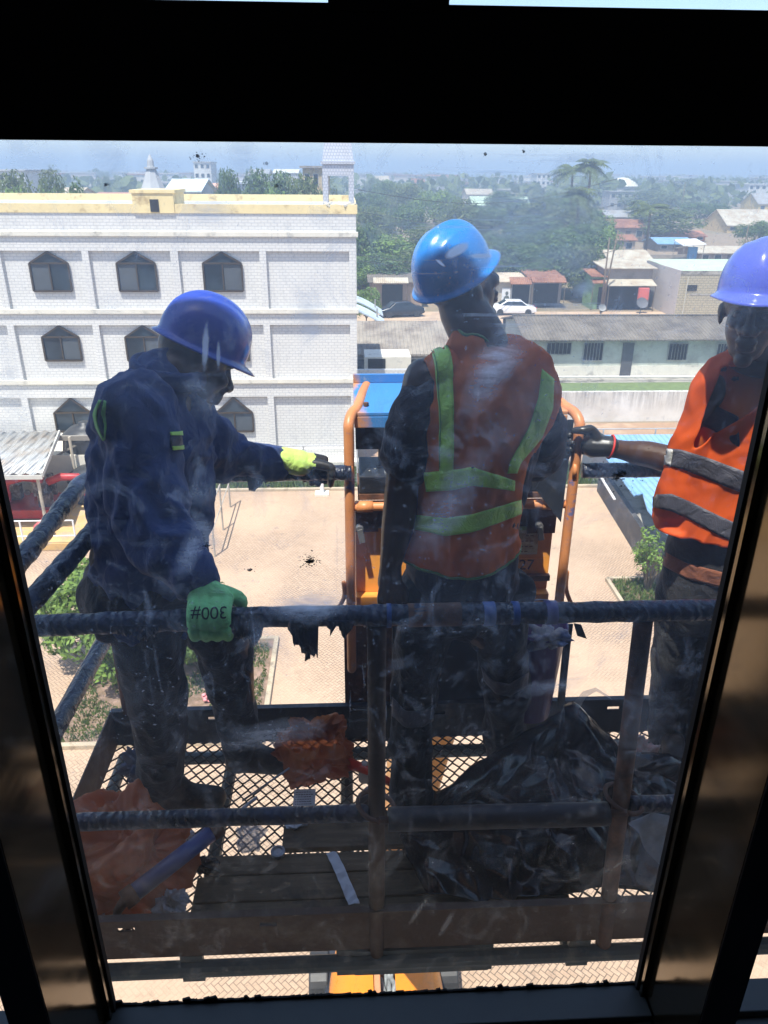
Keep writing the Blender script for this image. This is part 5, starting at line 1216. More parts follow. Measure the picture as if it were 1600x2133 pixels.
def helmet_mesh(key, a=.142, b=.112, h=.150, peak=.055):
    if key in HEL: return HEL[key]
    if key == 'short': peak = .030
    m = MB(); n = 72; k = 22; vs = []
    for i in range(k+1):
        ph = math.pi/2*i/k
        for j in range(n):
            t = 2*math.pi*j/n; ct, st = math.cos(t), math.sin(t)
            r = math.sin(ph)**.92 if i else 0; z = h*math.cos(ph)**.86
            x = a*r*ct*(1+.03*ct); y = b*r*st
            # centre ridge and two side ribs
            rib = max(0, 1-abs(y)/.030)**.6*.008*(1 if abs(x) < a*.85 else max(0, 1-(abs(x)-a*.85)/.03)); rib2 = max(0, 1-abs(abs(y)-.058)/.010)*.003*max(0, 1-abs(x)/(a*.75))
            nn = Vector((x/a/a, y/b/b, z/h/h)); nn = nn.normalized() if nn.length > 0 else Vector((0,0,1)); p = Vector((x, y, z))+nn*(rib+rib2)*(1 if z > .02 else z/.02)
            vs.append(p)
    for ring_, (ex, dz) in enumerate(((0.004,-.008),(.014,-.014),(.017,-.019),(.012,-.021))):
        for j in range(n):
            t = 2*math.pi*j/n; ct, st = math.cos(t), math.sin(t); pk = max(0, ct)**3*peak*(0, .6, 1.0, .97)[ring_]
            vs.append(Vector(((a*(1+.03*ct)+ex+pk)*ct, (b+ex+pk*.35)*st, dz-pk*.28)))
    K = k+5
    m.add(vs, [(i*n+j, (i+1)*n+j, (i+1)*n+(j+1)%n, i*n+(j+1)%n) for i in range(K-1) for j in range(n)])
    HEL[key] = m; return m
def helmet(c, M_, mat, parent, key='h', sc=1.0):
    src = helmet_mesh(key); m = MB(); m.add([Vector(c)+M_@(Vector(v)*sc) for v in src.v], src.f)
    o = m.build('hard_hat', mat, parent, smooth=True); s_ = o.modifiers.new('s', 'SOLIDIFY'); s_.thickness = .003; s_.offset = -1
    return o
def grip(m, C, ax, n, sg, wrist, rt_=.025, k=1.0, span=200, thumb=1, rw=.030, spread=.0205, rf=.0105):
    """hand closed round a bar: palm on side n of the bar centre C, fingers round it by span degrees"""
    C = Vector(C); ax = Vector(ax).normalized(); n = Vector(n); n = (n-ax*n.dot(ax)).normalized(); b = ax.cross(n)*sg; wrist = Vector(wrist)
    offs = [-1.5, -.5, .5, 1.5]; ln = [.86, 1.0, 1.05, .93] if thumb > 0 else [.93, 1.05, 1.0, .86]
    def pos(o, th, rr_): return C+ax*o+(n*math.cos(R(th))+b*math.sin(R(th)))*rr_
    for i, o in enumerate(offs):
        o = o*spread*k; R0 = rt_+.012*k
        kn = pos(o, 12, R0+.006); sp = span*ln[i]
        m.limb([wrist.lerp(kn, .25)+ax*o*.15, wrist.lerp(kn, .6)+n*.008*k, kn], [.017*k, .0155*k, .0135*k], 10)
        m.limb([kn, pos(o, 12+sp*.28, R0+.004), pos(o, 12+sp*.55, R0+.001), pos(o, 12+sp*.8, R0), pos(o, 12+sp, R0)], [.0128*k, rf*1.08*k, rf*k, rf*.95*k, rf*.85*k], 10)
    t0 = wrist.lerp(pos(thumb*.03*k, -25, rt_+.02), .4); m.limb([t0, pos(thumb*.046*k, -30, rt_+.018*k), pos(thumb*.050*k, -75, rt_+.013*k), pos(thumb*.048*k, -120, rt_+.012*k)], [.018*k, .0150*k, .0125*k, .010*k], 10)
    m.ball(wrist.lerp(pos(0, 0, rt_+.012), .55), (.030*k, .030*k, .022*k)); 
    return m
SKIN = plain('dark_brown_skin', (.055,.028,.018), .42, .2, 12)
def cloth(name, c, rough=.85, weave=900, var=.18, dirt=None):
    t = NT(name); n1 = t.noise(6, 6, .65); n2 = t.noise(weave, 2, .5); n3 = t.noise(22, 5, .6, dist=1.5); t.bump(t.M('ADD', t.M('MULTIPLY', n2, .12), n3), .8, .010)
    col = t.ramp(n1, [(.25, mul(c, 1-var)), (.75, mul(c, 1+var))])
    if dirt: col = t.mix(t.ramp(t.noise(11, 8, .75, v=t.mp(loc=(4,1,2))), [(.56, 0), (.70, dirt[1])]), col, dirt[0])
    t.fin(col, rough); t.b.inputs['Sheen Weight'].default_value = .15; return t.m
def mesh_cloth(name, c, tl=.25):
    """open knit: the little holes between the threads are painted in as a darker grid"""
    t = NT(name); x, y, z = t.xyz(); M = t.M; s_ = 2*math.pi/.0065
    g = M('MULTIPLY', M('SINE', M('MULTIPLY', x, s_)), M('SINE', M('MULTIPLY', z, s_))); n1 = t.noise(7, 6, .6)
    col = t.ramp(n1, [(.25, mul(c, .8)), (.75, mul(c, 1.1))]); col = t.mix(t.ramp(g, [(.35, 0), (.5, .45)]), col, mul(c, .6)); t.fin(col, .75)
    tr = t.n('BsdfTranslucent', {0: c}); ms = t.n('MixShader', {0: tl, 1: t.b.outputs[0], 2: tr.outputs[0]}); t.t.links.new(ms.outputs[0], t.out.inputs[0]); return t.m
def trans_cloth(name, c, tl=.3, rough=.7):
    t = NT(name); n1 = t.noise(5, 6, .6); col = t.ramp(n1, [(.25, mul(c, .88)), (.75, mul(c, 1.06))]); t.bump(t.noise(700, 2, .5), .2, .001); t.fin(col, rough)
    tr = t.n('BsdfTranslucent', {0: c}); ms = t.n('MixShader', {0: tl, 1: t.b.outputs[0], 2: tr.outputs[0]}); t.t.links.new(ms.outputs[0], t.out.inputs[0]); return t.m
NAVY = cloth('navy_work_cloth', (.013,.043,.165), dirt=((.02,.045,.10), .5)); BLACKC = cloth('black_trouser_cloth', (.008,.009,.012), dirt=((.02,.02,.024), .4))
NAVYTEE = cloth('dark_navy_jersey', (.016,.018,.034)); LEATHER = plain('scuffed_black_boot', (.02,.018,.018), .55, .4, 12, bump=.2, dirt=((.10,.08,.06), .5, 9))
GREENG = cloth('green_knit_glove', (.32,.84,.32), .8, 500, .1, ((.015,.06,.03), .8)); LIME = cloth('lime_knit_glove', (.50,.72,.16), .8, 500, .08); RUBBER = plain('black_rubber_coating', (.025,.025,.025), .35, .3, 20)
HVGREEN = cloth('lime_reflective_tape', (.50,.90,.15), .45, 200, .1, ((.25,.35,.1), .3)); GREYT = cloth('grey_reflective_tape', (.055,.055,.075), .5, 200, .1); SILV = cloth('silver_reflective_tape', (.5,.5,.48), .4, 200)
def hatmat(name, c):
    t = NT(name); n1 = t.noise(9, 8, .7); col = t.ramp(n1, [(.3, mul(c, .8)), (.75, mul(c, 1.05))]); t.bump(t.noise(60, 4, .6), .05, .003)
    sf = t.noise(18, 8, .8, v=t.mp(scale=(1,1,2.5), rot=(R(30),R(20),0)), dist=1.0); col = t.mix(t.ramp(sf, [(.54, 0), (.68, .45)]), col, tuple(.5*v+.12 for v in c))
    t.fin(col, t.ramp(n1, [(.3, .16), (.75, .34)])); t.b.inputs['Coat Weight'].default_value = .3; return t.m
def pp_(px, py, y): return P(px, py, y=y)
def boot(m, ankle, heel, toe, k=1.0):
    ankle, heel, toe = Vector(ankle), Vector(heel), Vector(toe); mid = heel.lerp(toe, .5)
    m.limb([ankle+Vector((0,0,.05)), ankle, heel.lerp(ankle, .35)], [.056*k, .052*k, .048*k], 14)
    m.limb([heel+Vector((0,0,.03)), mid+Vector((0,0,.028)), toe+Vector((0,0,.012))], [(.040*k,.042*k), (.044*k,.045*k), (.042*k,.034*k)], 14, upv=(0,0,1))
    m.limb([ankle, mid+Vector((0,0,.045)), toe+Vector((0,0,.02))], [.047*k, .040*k, .03*k], 12)
def body(parent, torso, arms, legs, hc, hM, neck, hk=1.0):
    m = MB(); head_parts(m, hc, hM, hk); m.limb(neck[0], neck[1], 16)
    m.limb(*torso, 20)
    for a in arms: m.limb(*a, 12)
    for l in legs: m.limb(*l, 12)
    return link('body', fuse(m, .0055, 3, 'body'), SKIN, parent, True)

# ---------------------------------------------------------------- worker on the left, bent over the rail
p = pp_
W1 = empty('person', (p(330,1600,1.95).x, 1.95, HC+ZF), 'worker in navy jacket, purple-blue hard hat and green gloves, leaning on the front rail', 'person')
f1 = frame((.78,.34,-.50)); hc1 = p(404,752,1.92)
body(W1, ([p(320,1190,1.86),p(316,980,1.86),p(325,850,1.86)], [(.12,.14),(.12,.14),(.10,.14)]),
     [([p(285,865,1.70),p(318,1085,1.58),p(398,1200,1.46),p(418,1235,1.43)], [.06,.05,.032,.03]), ([p(400,890,2.0),p(455,948,2.1),p(575,958,2.2),p(612,964,2.215)], [.06,.05,.031,.03])],
     [([p(300,1200,1.8),p(322,1400,1.82),p(333,1600,1.92)], [.08,.06,.04]), ([p(370,1200,1.93),p(480,1340,2.0),p(505,1540,2.1)], [.08,.06,.04])],
     hc1, f1, ([p(335,800,1.86),p(370,775,1.86),hc1], [.066,.060,.056]), .93)
m = MB()
m.limb([p(318,1235,1.86),p(316,1120,1.86),p(318,1000,1.86),p(322,900,1.86),p(330,830,1.86),p(344,790,1.86)], [(.145,.165),(.148,.175),(.150,.185),(.140,.195),(.115,.185),(.072,.11)], 28, upv=(0,1,0))
m.ball(p(268,890,1.88), (.080,.16,.13)); m.ball(p(286,826,1.86), (.062,.15,.065))
m.limb([p(285,850,1.69),p(296,960,1.635),p(312,1070,1.575),p(352,1145,1.51),p(398,1203,1.455)], [.086,.086,.080,.066,.052], 20)
m.limb([p(395,880,2.0),p(440,940,2.08),p(500,955,2.13),p(573,958,2.2)], [.085,.078,.062,.044], 18)
J1 = fuse(m, .008, 4, 'jacket', (.013, (10,10,6), 1)); jo = link('jacket', J1, NAVY, W1, True)
m = MB(); cpt = [p(352,783,1.86)+Vector((.078*math.cos(t)*1.0, .085*math.sin(t), .010+.018*(-math.cos(t)))) for t in [2*math.pi*i/24 for i in range(25)]]; m.tube(cpt, .013, 10, caps=False, ell=2.0); link('collar', fuse(m, .006, 2, 'collar'), NAVY, jo, True, False)
PG = cloth('pale_green_stripe', (.22,.55,.18))
decal(J1, [(212,834),(203,862),(208,888),(219,916)], [(219,834),(212,862),(216,888),(220,916)], 'grey_stripe', cloth('dark_stripe', (.03,.06,.09)), jo, nu=16)
decal(J1, [(209,834),(197,862),(202,888),(217,916)], [(214,834),(204,862),(208,888),(220,916)], 'reflective_stripe', PG, jo, nu=16, off=.0045)
decal(J1, [(218,834),(213,860),(218,886),(219,914)], [(223,836),(221,860),(223,886),(222,914)], 'reflective_stripe', PG, jo, nu=16, off=.0045)
decal(J1, [(352,901),(375,900)], [(356,936),(380,934)], 'chest_patch', GREYT, jo, nu=6); decal(J1, [(352,901),(376,899)], [(353,908),(377,907)], 'reflective_stripe', HVGREEN, jo, nu=6, off=.005); decal(J1, [(355,929),(379,927)], [(356,937),(380,935)], 'reflective_stripe', HVGREEN, jo, nu=6, off=.005)
m = MB()
m.limb([p(312,1150,1.86),p(318,1235,1.86)], [(.145,.16),(.150,.165)], 24, upv=(0,1,0)); m.ball(p(250,1235,1.85), (.10,.15,.11))
m.limb([p(300,1225,1.80),p(318,1330,1.80),p(322,1410,1.81),p(330,1520,1.87),p(336,1612,1.92)], [.120,.097,.085,.078,.070], 20)
m.limb([p(360,1225,1.94),p(428,1290,1.97),p(464,1345,2.0),p(482,1440,2.05),p(506,1560,2.11)], [.115,.092,.080,.070,.060], 20)
link('trousers', fuse(m, .008, 4, 'trousers', (.012, (9,9,3), 2)), BLACKC, W1, True)
m = MB(); an = p(334,1608,1.92); he = V(an.x+.0-.03, 1.925, ZF+.005); to = P(450,1668,z=HC+ZF+.02); boot(m, an, he, to, 1.05); link('boot', fuse(m, .006, 3, 'boot'), LEATHER, W1, True)
m = MB(); an = p(508,1555,2.11); he = V(an.x-.03, 2.10, ZF+.005); boot(m, an, he, he+Vector((.20,-.02,.01)), 1.0); link('boot', fuse(m, .006, 3, 'boot'), LEATHER, W1, True)
HAT1 = hatmat('violet_blue_helmet_shell', (.03,.075,.50))
helmet(hc1+f1@Vector((.000,0,.048)), f1@Matrix.Rotation(R(-2),3,'Y'), HAT1, W1, key='short', sc=.82)
m = MB(); C_ = V(p(462,1288,Y0).x-.02, Y0, -.874); grip(m, C_, (1,0,0), (0,.35,.94), 1, p(405,1215,1.45), .026, 1.12, 190, 1)
m.limb([p(392,1195,1.462),p(410,1225,1.44)], [.040,.038], 14); G1m = fuse(m, .0036, 3, 'glove'); g1 = link('glove', G1m, GREENG, W1, True)
m = MB(); C_ = V(p(655,985,2.23).x, 2.23, -.867); grip(m, C_, (1,.0,0), (-.1,-.25,.96), -1, p(596,958,2.205), .027, 1.05, 170, 1)
m.limb([p(590,956,2.2),p(625,965,2.215)], [.038,.042], 14); G2m = fuse(m, .0036, 3, 'glove'); g2 = link('glove', G2m, [LIME, RUBBER], W1, True); wq = p(590,956,2.2)
for pf in G2m.polygons:
    if (pf.center-wq).length > .098+.012*noise.noise(pf.center*60) or pf.center.z < C_.z+.012: pf.material_index = 1
# ---- '300#' printed on the back of the near glove, upside down as worn
def print_on(me, px, py, s, size, ang, mat, parent):
    bvh = BVHTree.FromPolygons([v.co.copy() for v in me.vertices], [q.vertices[:] for q in me.polygons])
    d = (rt*(px-800)+up*(1066.5-py)+fw*FPX).normalized(); hit, nn, _, _ = bvh.ray_cast(CAM, d)
    if hit is None: return
    o = text(s, (0,0,0), size, mat, parent, 'print', (0,0,0), ext=.0002); me2 = o.data
    z = (nn.lerp(-d, .6)).normalized(); x = (rt-z*rt.dot(z)).normalized(); y = z.cross(x); Q = Matrix((x, y, z)).transposed()@Matrix.Rotation(ang, 3, 'Z')
    bm = bmesh.new(); bm.from_mesh(me2); bmesh.ops.subdivide_edges(bm, edges=[e for e in bm.edges if e.calc_length() > size*.15], cuts=2); bm.to_mesh(me2); bm.free()
    for v in me2.vertices:
        w_ = hit+Q@Vector((v.co.x, v.co.y, 0)); h2, n2, _, _ = bvh.ray_cast(w_+z*.05, -z)
        v.co = (h2+n2*.0012) if h2 else w_+z*.001
    me2.update()
print_on(G1m, 436, 1276, '300#', .036, R(183), plain('faded_black_print', (.02,.05,.03), .7), g1)

# ---------------------------------------------------------------- worker in the middle, seen from behind
W2 = empty('person', (p(930,1650,1.92).x, 1.92, HC+ZF), 'worker seen from behind in orange mesh vest with lime stripes and bright blue hat', 'person')
f2 = frame((.80,.50,.26)); fh2 = frame((.68,.50,.42)); hc2 = p(958,592,1.95)
body(W2, ([p(965,1200,1.89),p(985,1000,1.87),p(1005,820,1.88)], [(.13,.10),(.12,.09),(.15,.09)]),
     [([p(885,790,1.88),p(845,960,1.85),p(832,1075,1.83),p(814,1175,1.82)], [.055,.046,.046,.031]), ([p(1115,810,1.92),p(1125,930,2.02),p(1095,978,2.14),p(1088,972,2.25)], [.055,.045,.038,.03])],
     [([p(895,1290,1.88),p(865,1430,1.88),p(857,1650,1.90)], [.08,.05,.04]), ([p(1010,1290,1.93),p(1050,1390,1.98),p(1052,1580,2.08)], [.08,.05,.04])],
     hc2, f2, ([p(1008,780,1.88),p(1000,715,1.89),p(965,645,1.925)], [.085,.070,.062]), .94)
b2 = [o for o in W2.children if o.name.startswith('body')][0]
m = MB(); ws = p(814,1175,1.82); hd = p(812,1215,1.82)
m.limb([ws, hd], [.030,.034], 12); hx = p(803,1232,1.80); 
for i, (dx, dy, l) in enumerate(((-.022,-.012,.075),(-.009,-.018,.085),(.006,-.018,.08),(.019,-.012,.066))):
    a = hd+Vector((dx,dy,-.015)); m.limb([a, a+Vector((dx*.2,.004,-l*.45)), a+Vector((dx*.2+.006,.016,-l*.8)), a+Vector((.012,.026,-l))], [.0115,.0098,.009,.0078], 8)
m.limb([hd+Vector((.02,-.01,.01)), hd+Vector((.040,-.012,-.02)), hd+Vector((.042,-.008,-.05))], [.014,.0115,.009], 8)
me_h = fuse(m, .0035, 2, 'hand')
# join the hand into the body mesh so the skin stays one surface
bm = bmesh.new(); bm.from_mesh(b2.data); bm.from_mesh(me_h); bm.to_mesh(b2.data); bm.free(); b2.data.shade_smooth()
m = MB(); C_ = V(p(1085,960,2.32).x, 2.325, -.80); grip(m, C_, (0,0,1), (-.2,-.9,0), 1, p(1090,975,2.24), .016, .95, 180, 1)
link('glove', fuse(m, .004, 2, 'glove'), RUBBER, W2, True)
# shirt
m = MB()
m.limb([p(962,1215,1.89),p(975,1060,1.88),p(1002,930,1.88),p(1008,840,1.88),p(1000,775,1.88),p(992,730,1.885)], [(.160,.115),(.142,.11),(.152,.115),(.165,.108),(.125,.085),(.062,.055)], 24, upv=(0,1,0))
m.limb([p(900,800,1.88),p(868,850,1.865),p(855,920,1.855),p(850,958,1.852)], [.054,.062,.064,.068], 18)
m.limb([p(1080,810,1.90),p(1118,855,1.93),p(1130,930,2.0),p(1108,965,2.1)], [.055,.062,.062,.056], 18)
link('shirt', fuse(m, .0075, 3, 'shirt', (.007, (9,9,6), 3)), NAVYTEE, W2, True)
# vest: shell over shoulders and trunk, open arm holes, curved hem
m = MB()
m.limb([p(952,1260,1.90),p(956,1150,1.89),p(970,1050,1.88),p(988,930,1.88),p(1010,840,1.88),p(1006,772,1.882),p(992,728,1.888)], [(.184,.145),(.168,.14),(.148,.132),(.156,.135),(.184,.128),(.168,.105),(.075,.07)], 32, upv=(0,1,0))
m.ball(p(925,762,1.88), (.055,.075,.045)); m.ball(p(1098,795,1.89), (.068,.08,.055))
V2 = fuse(m, .006, 5, 'vest', (.009, (10,10,3.5), 4)); hz2 = p(960,1205,1.75).z; xc2 = p(965,1205,1.75).x
arm_l = (p(862,830,1.87), p(838,960,1.85)); arm_r = (p(1112,820,1.92), p(1130,940,2.0))
def seg_d(q, ab):
    a, b = ab; d = b-a; t = max(0, min(1, (q-a).dot(d)/d.length_squared)); return (q-(a+d*t)).length
neckc = p(990,712,1.885)
cut(V2, lambda q: q.z > hz2+.55*(q.x-xc2)**2*(1.6 if q.x > xc2 else 1.0)+.02*(q.y > 1.9) and seg_d(q, arm_l) > .055 and seg_d(q, arm_r) > .060 and (q-neckc).length > .062 and not (q.y > 1.97 and abs(q.x-(xc2+.02)) < .02))
VESTO = mesh_cloth('orange_mesh_vest', (.95,.30,.08), .45)
v2 = link('safety_vest', V2, VESTO, W2, True); s_ = v2.modifiers.new('s', 'SOLIDIFY'); s_.thickness = .002
S2 = [([(893,716),(908,760),(916,860),(917,1000)], [(931,702),(943,760),(947,860),(945,1000)]),
      ([(1128,768),(1120,830),(1100,890),(1062,960),(1056,985)], [(1152,790),(1150,850),(1128,910),(1082,965),(1076,985)]),
      ([(884,984),(945,978),(984,972),(1072,1000)], [(890,1024),(945,1020),(984,1010),(1070,1022)]),
      ([(870,1072),(930,1078),(985,1070),(1084,1040)], [(862,1102),(930,1116),(985,1108),(1084,1070)])]
for ea, eb in S2: decal(V2, ea, eb, 'lime_stripe', HVGREEN, v2, nu=34, nv=6, off=.0035)
for ea, eb in (([(896,716),(911,760),(918,860),(918,975)],[(898,716),(913,760),(920,860),(920,975)]),): decal(V2, ea, eb, 'stitching', cloth('green_thread', (.2,.45,.12)), v2, nu=30, nv=1, off=.0055)
# piping along hem and arm holes follows the open edge of the vest
bmv = bmesh.new(); bmv.from_mesh(V2); bedges = [e for e in bmv.edges if e.is_boundary]; pm_ = MB(); seen = set(); adj = {}
for e in bedges:
    a, b = e.verts[0].index, e.verts[1].index; adj.setdefault(a, []).append(b); adj.setdefault(b, []).append(a)
co_ = {v.index: v.co.copy() for v in bmv.verts if v.index in adj}; bmv.free()
for st in list(adj):
    if st in seen: continue
    loop = [st]; seen.add(st); cur = st
    while True:
        nx_ = [q for q in adj[cur] if q not in seen]
        if not nx_: break
        cur = nx_[0]; seen.add(cur); loop.append(cur)
    if len(loop) > 30: 
        pts = [co_[i] for i in loop[::3]]+[co_[loop[0]]]; pm_.tube(pts, .0042, 6, caps=False)
pm_.build('edge_piping', cloth('dull_green_binding', (.13,.28,.10)), v2, smooth=True, world=False)
# trousers with pale bands
m = MB()
m.limb([p(962,1175,1.90),p(966,1240,1.90)], [(.155,.115),(.170,.125)], 24, upv=(0,1,0))
m.limb([p(900,1240,1.89),p(880,1330,1.88),p(864,1430,1.88),p(857,1560,1.89),p(857,1665,1.90)], [.102,.082,.067,.066,.070], 20)
m.limb([p(1020,1240,1.92),p(1040,1320,1.95),p(1050,1390,1.98),p(1053,1500,2.04),p(1054,1590,2.09)], [.102,.088,.076,.068,.066], 20)
m.ball(p(1078,1222,1.92), (.05,.06,.06))
T2 = fuse(m, .008, 4, 'trousers', (.011, (9,9,3.5), 5)); t2 = link('trousers', T2, BLACKC, W2, True)
BAND = cloth('grey_trouser_band', (.10,.105,.13), .5, 200)
decal(T2, [(818,1450),(845,1480),(880,1480),(912,1462)], [(818,1490),(845,1514),(880,1514),(910,1494)], 'knee_band', BAND, t2, nu=20); decal(T2, [(1004,1390),(1030,1418),(1060,1424),(1100,1400)], [(1010,1418),(1034,1444),(1062,1450),(1098,1428)], 'knee_band', BAND, t2, nu=20)
for a_, y_ in ((p(857,1655,1.91), 1.92), (p(1054,1585,2.09), 2.10)):
    m = MB(); he = Vector((a_.x, y_-.03, HC+ZF+.005)); boot(m, a_, he, he+Vector((.03,.19,.01)), 1.0); link('boot', fuse(m, .006, 3, 'boot'), LEATHER, W2, True)
helmet(hc2+fh2@Vector((-.012,0,.040)), fh2, hatmat('bright_blue_helmet_shell', (.015,.25,.80)), W2, key='short', sc=.76)

# ---------------------------------------------------------------- worker on the right, facing the window
def p3(a, b, y): return P(a, b, y=y+max(0, min(.10, (2.2-y)*1.0)))
W3 = empty('person', (p3(1420,1560,2.1).x, 2.1, HC+ZF), 'worker facing the window in open bright orange vest with grey bands and violet hat', 'person')
f3 = frame((-.50,-.86,-.04)); hc3 = p3(1570,650,1.93)
body(W3, ([p3(1480,1200,2.04),p3(1540,1000,2.03),p3(1588,820,2.02)], [(.13,.10),(.12,.09),(.15,.09)]),
     [([p3(1478,815,2.0),p3(1432,950,2.06),p3(1350,946,2.11),p3(1290,936,2.17),p3(1262,930,2.2)], [.055,.046,.042,.030,.028])],
     [([p3(1440,1230,2.06),p3(1405,1400,2.1),p3(1388,1545,2.16)], [.08,.05,.04]), ([p3(1510,1230,2.02),p3(1485,1400,2.03),p3(1450,1570,2.06)], [.08,.05,.04])],
     hc3, f3, ([p3(1592,810,2.02),p3(1588,750,1.99),hc3-Vector((0,0,.03))], [.075,.062,.060]))
for s_ in (-1,1):
    m = MB(); m.ball(hc3+f3@Vector((.085,s_*.033,.006)), .0105); m.build('eye', plain('eye_white_%d' % (s_+1), (.16,.13,.11), .3), W3, smooth=True)
m = MB()
m.limb([p3(1478,1235,2.05),p3(1508,1120,2.04),p3(1540,1000,2.03),p3(1572,870,2.02),p3(1586,790,2.02),p3(1592,750,2.02)], [(.165,.12),(.172,.13),(.178,.136),(.180,.126),(.158,.105),(.075,.065)], 24, upv=(0,1,0))
m.limb([p3(1505,815,2.0),p3(1468,880,2.03),p3(1440,945,2.06)], [.050,.050,.050], 18)
PO = cloth('black_polo_cloth', (.014,.013,.016)); POO = trans_cloth('orange_polo_panel', (.55,.14,.025), .1); SH3 = fuse(m, .0075, 3, 'shirt', (.006, (9,9,5), 6)); sh3 = link('shirt', SH3, PO, W3, True)
decal(SH3, [(1470,740),(1540,752),(1640,770)], [(1420,990),(1500,990),(1600,990)], 'orange_panel', POO, sh3, nu=24, nv=16, off=.0025)
decal(SH3, [(1440,826),(1480,838),(1540,868)], [(1440,880),(1480,892),(1540,930)], 'navy_stripe', cloth('navy_stripe_cloth', (.02,.02,.045)), sh3, nu=24, nv=8, off=.006)
decal(SH3, [(1384,1148),(1430,1172),(1520,1195)], [(1384,1178),(1430,1205),(1520,1228)], 'brown_stripe', cloth('brown_stripe_cloth', (.22,.07,.03)), sh3, nu=24, nv=6)
cpt = [p3(1582,752,2.0)+Vector((.088*math.cos(t), .075*math.sin(t)-.01, .012-.02*math.sin(t)*-1)) for t in [2*math.pi*i/24 for i in range(25)]]; m = MB().tube(cpt, .016, 10, caps=False, ell=1.6); link('collar', fuse(m, .006, 2, 'collar'), cloth('dark_collar', (.03,.02,.025)), sh3, True, False)
m = MB()
m.limb([p3(1482,1235,2.05),p3(1478,1170,2.05),p3(1502,1090,2.035),p3(1540,980,2.03),p3(1572,860,2.02),p3(1585,775,2.02),p3(1592,738,2.02)], [(.205,.15),(.205,.155),(.200,.150),(.195,.142),(.195,.132),(.170,.11),(.08,.075)], 32, upv=(0,1,0))
m.limb([p3(1545,745,1.98),p3(1492,790,1.98),p3(1462,870,1.99),p3(1430,960,2.0),p3(1410,1050,2.0)],[.045,.052,.055,.062,.07],18); m.ball(p3(1415,1060,2.03), (.07,.10,.13)); m.ball(p3(1400,1105,2.02), (.065,.09,.09))
V3 = fuse(m, .006, 5, 'vest', (.009, (8,8,3), 7))
nk3 = p3(1592,738,2.0)
def px_(q):
    d = q-CAM; D = d.dot(fw); return 800+FPX*d.dot(rt)/D, 1066.5-FPX*d.dot(up)/D
hemz = p3(1450,1120,1.95).z; vx0 = p3(1512,735,1.92); vb = p3(1452,940,1.90)
# opening: a long V on the chest from the neck down to vb; measured on the body in x and z
def keep3(q):
    hem = hemz+.10*(q.x-p3(1450,1100,1.95).x)*-1.1-.0
    if q.z < hem: return False
    if q.y < 2.12:
        za, zb_ = nk3.z-.02, vb.z; t = (za-q.z)/(za-zb_)
        if 0 < t < 1:
            xa = vx0.x+(vb.x+.0-vx0.x)*t+.005; xb = nk3.x+.06+(vb.x+.012-nk3.x-.06)*t
            if xa < q.x < xb: return False
    return (q-nk3).length > .07
cut(V3, keep3)
OR3 = trans_cloth('bright_orange_vest_cloth', (.86,.14,.012), .42)
v3 = link('safety_vest', V3, OR3, W3, True); s_ = v3.modifiers.new('s', 'SOLIDIFY'); s_.thickness = .002
decal(V3, [(1376,932),(1420,936),(1480,955),(1560,985),(1600,1000)], [(1376,968),(1420,976),(1480,1000),(1560,1032),(1600,1048)], 'grey_band', GREYT, v3, nu=34, nv=6)
decal(V3, [(1362,1030),(1400,1028),(1450,1050),(1500,1075),(1560,1100)], [(1362,1056),(1400,1064),(1450,1088),(1500,1116),(1560,1140)], 'grey_band', GREYT, v3, nu=34, nv=6)
decal(V3, [(1382,934),(1404,936)], [(1380,968),(1400,970)], 'silver_patch', SILV, v3, nu=6, off=.0055)
m = MB()
m.limb([p3(1478,1190,2.05),p3(1478,1250,2.05)], [(.155,.12),(.165,.125)], 24, upv=(0,1,0))
m.limb([p3(1432,1240,2.06),p3(1412,1340,2.09),p3(1400,1420,2.11),p3(1388,1540,2.16)], [.098,.080,.072,.062], 20)
m.limb([p3(1505,1240,2.02),p3(1490,1400,2.04),p3(1452,1570,2.07)], [.098,.078,.062], 20)
link('trousers', fuse(m, .008, 4, 'trousers', (.008, (8,8,5), 8)), BLACKC, W3, True)
for a_, y_ in ((p3(1386,1540,2.155), 2.15), (p3(1452,1575,2.07), 2.07)):
    m = MB(); he = Vector((a_.x+.01, y_+.02, HC+ZF+.005)); boot(m, a_, he, he+Vector((-.06,-.16,.01)), .95); link('boot', fuse(m, .006, 3, 'boot'), LEATHER, W3, True)
helmet(hc3+f3@Vector((-.004,0,.050)), f3@Matrix.Rotation(R(-9),3,'Y'), hatmat('violet_helmet_shell', (.11,.15,.68)), W3, sc=.90)
m = MB(); tc = p3(1207,925,2.235); grip(m, tc, (-.06,.06,1), (1,-.25,0), 1, p3(1258,930,2.205), .0205, 1.08, 205, 1)
m.limb([p3(1270,930,2.195),p3(1235,928,2.22)], [.033,.037], 14)
g3 = link('glove', fuse(m, .0036, 2, 'glove'), RUBBER, W3, True)
wr = p3(1272,931,2.193); M_ = frame((p3(1290,936,2.17)-p3(1258,930,2.205))).to_3x3()
MB().tube([wr+M_@Vector((0,.036*math.cos(t),.036*math.sin(t))) for t in [2*math.pi*i/20 for i in range(21)]], .0035, 6, caps=False).build('red_cuff', plain('red_elastic', (.6,.04,.03), .6), g3, smooth=True, world=False)

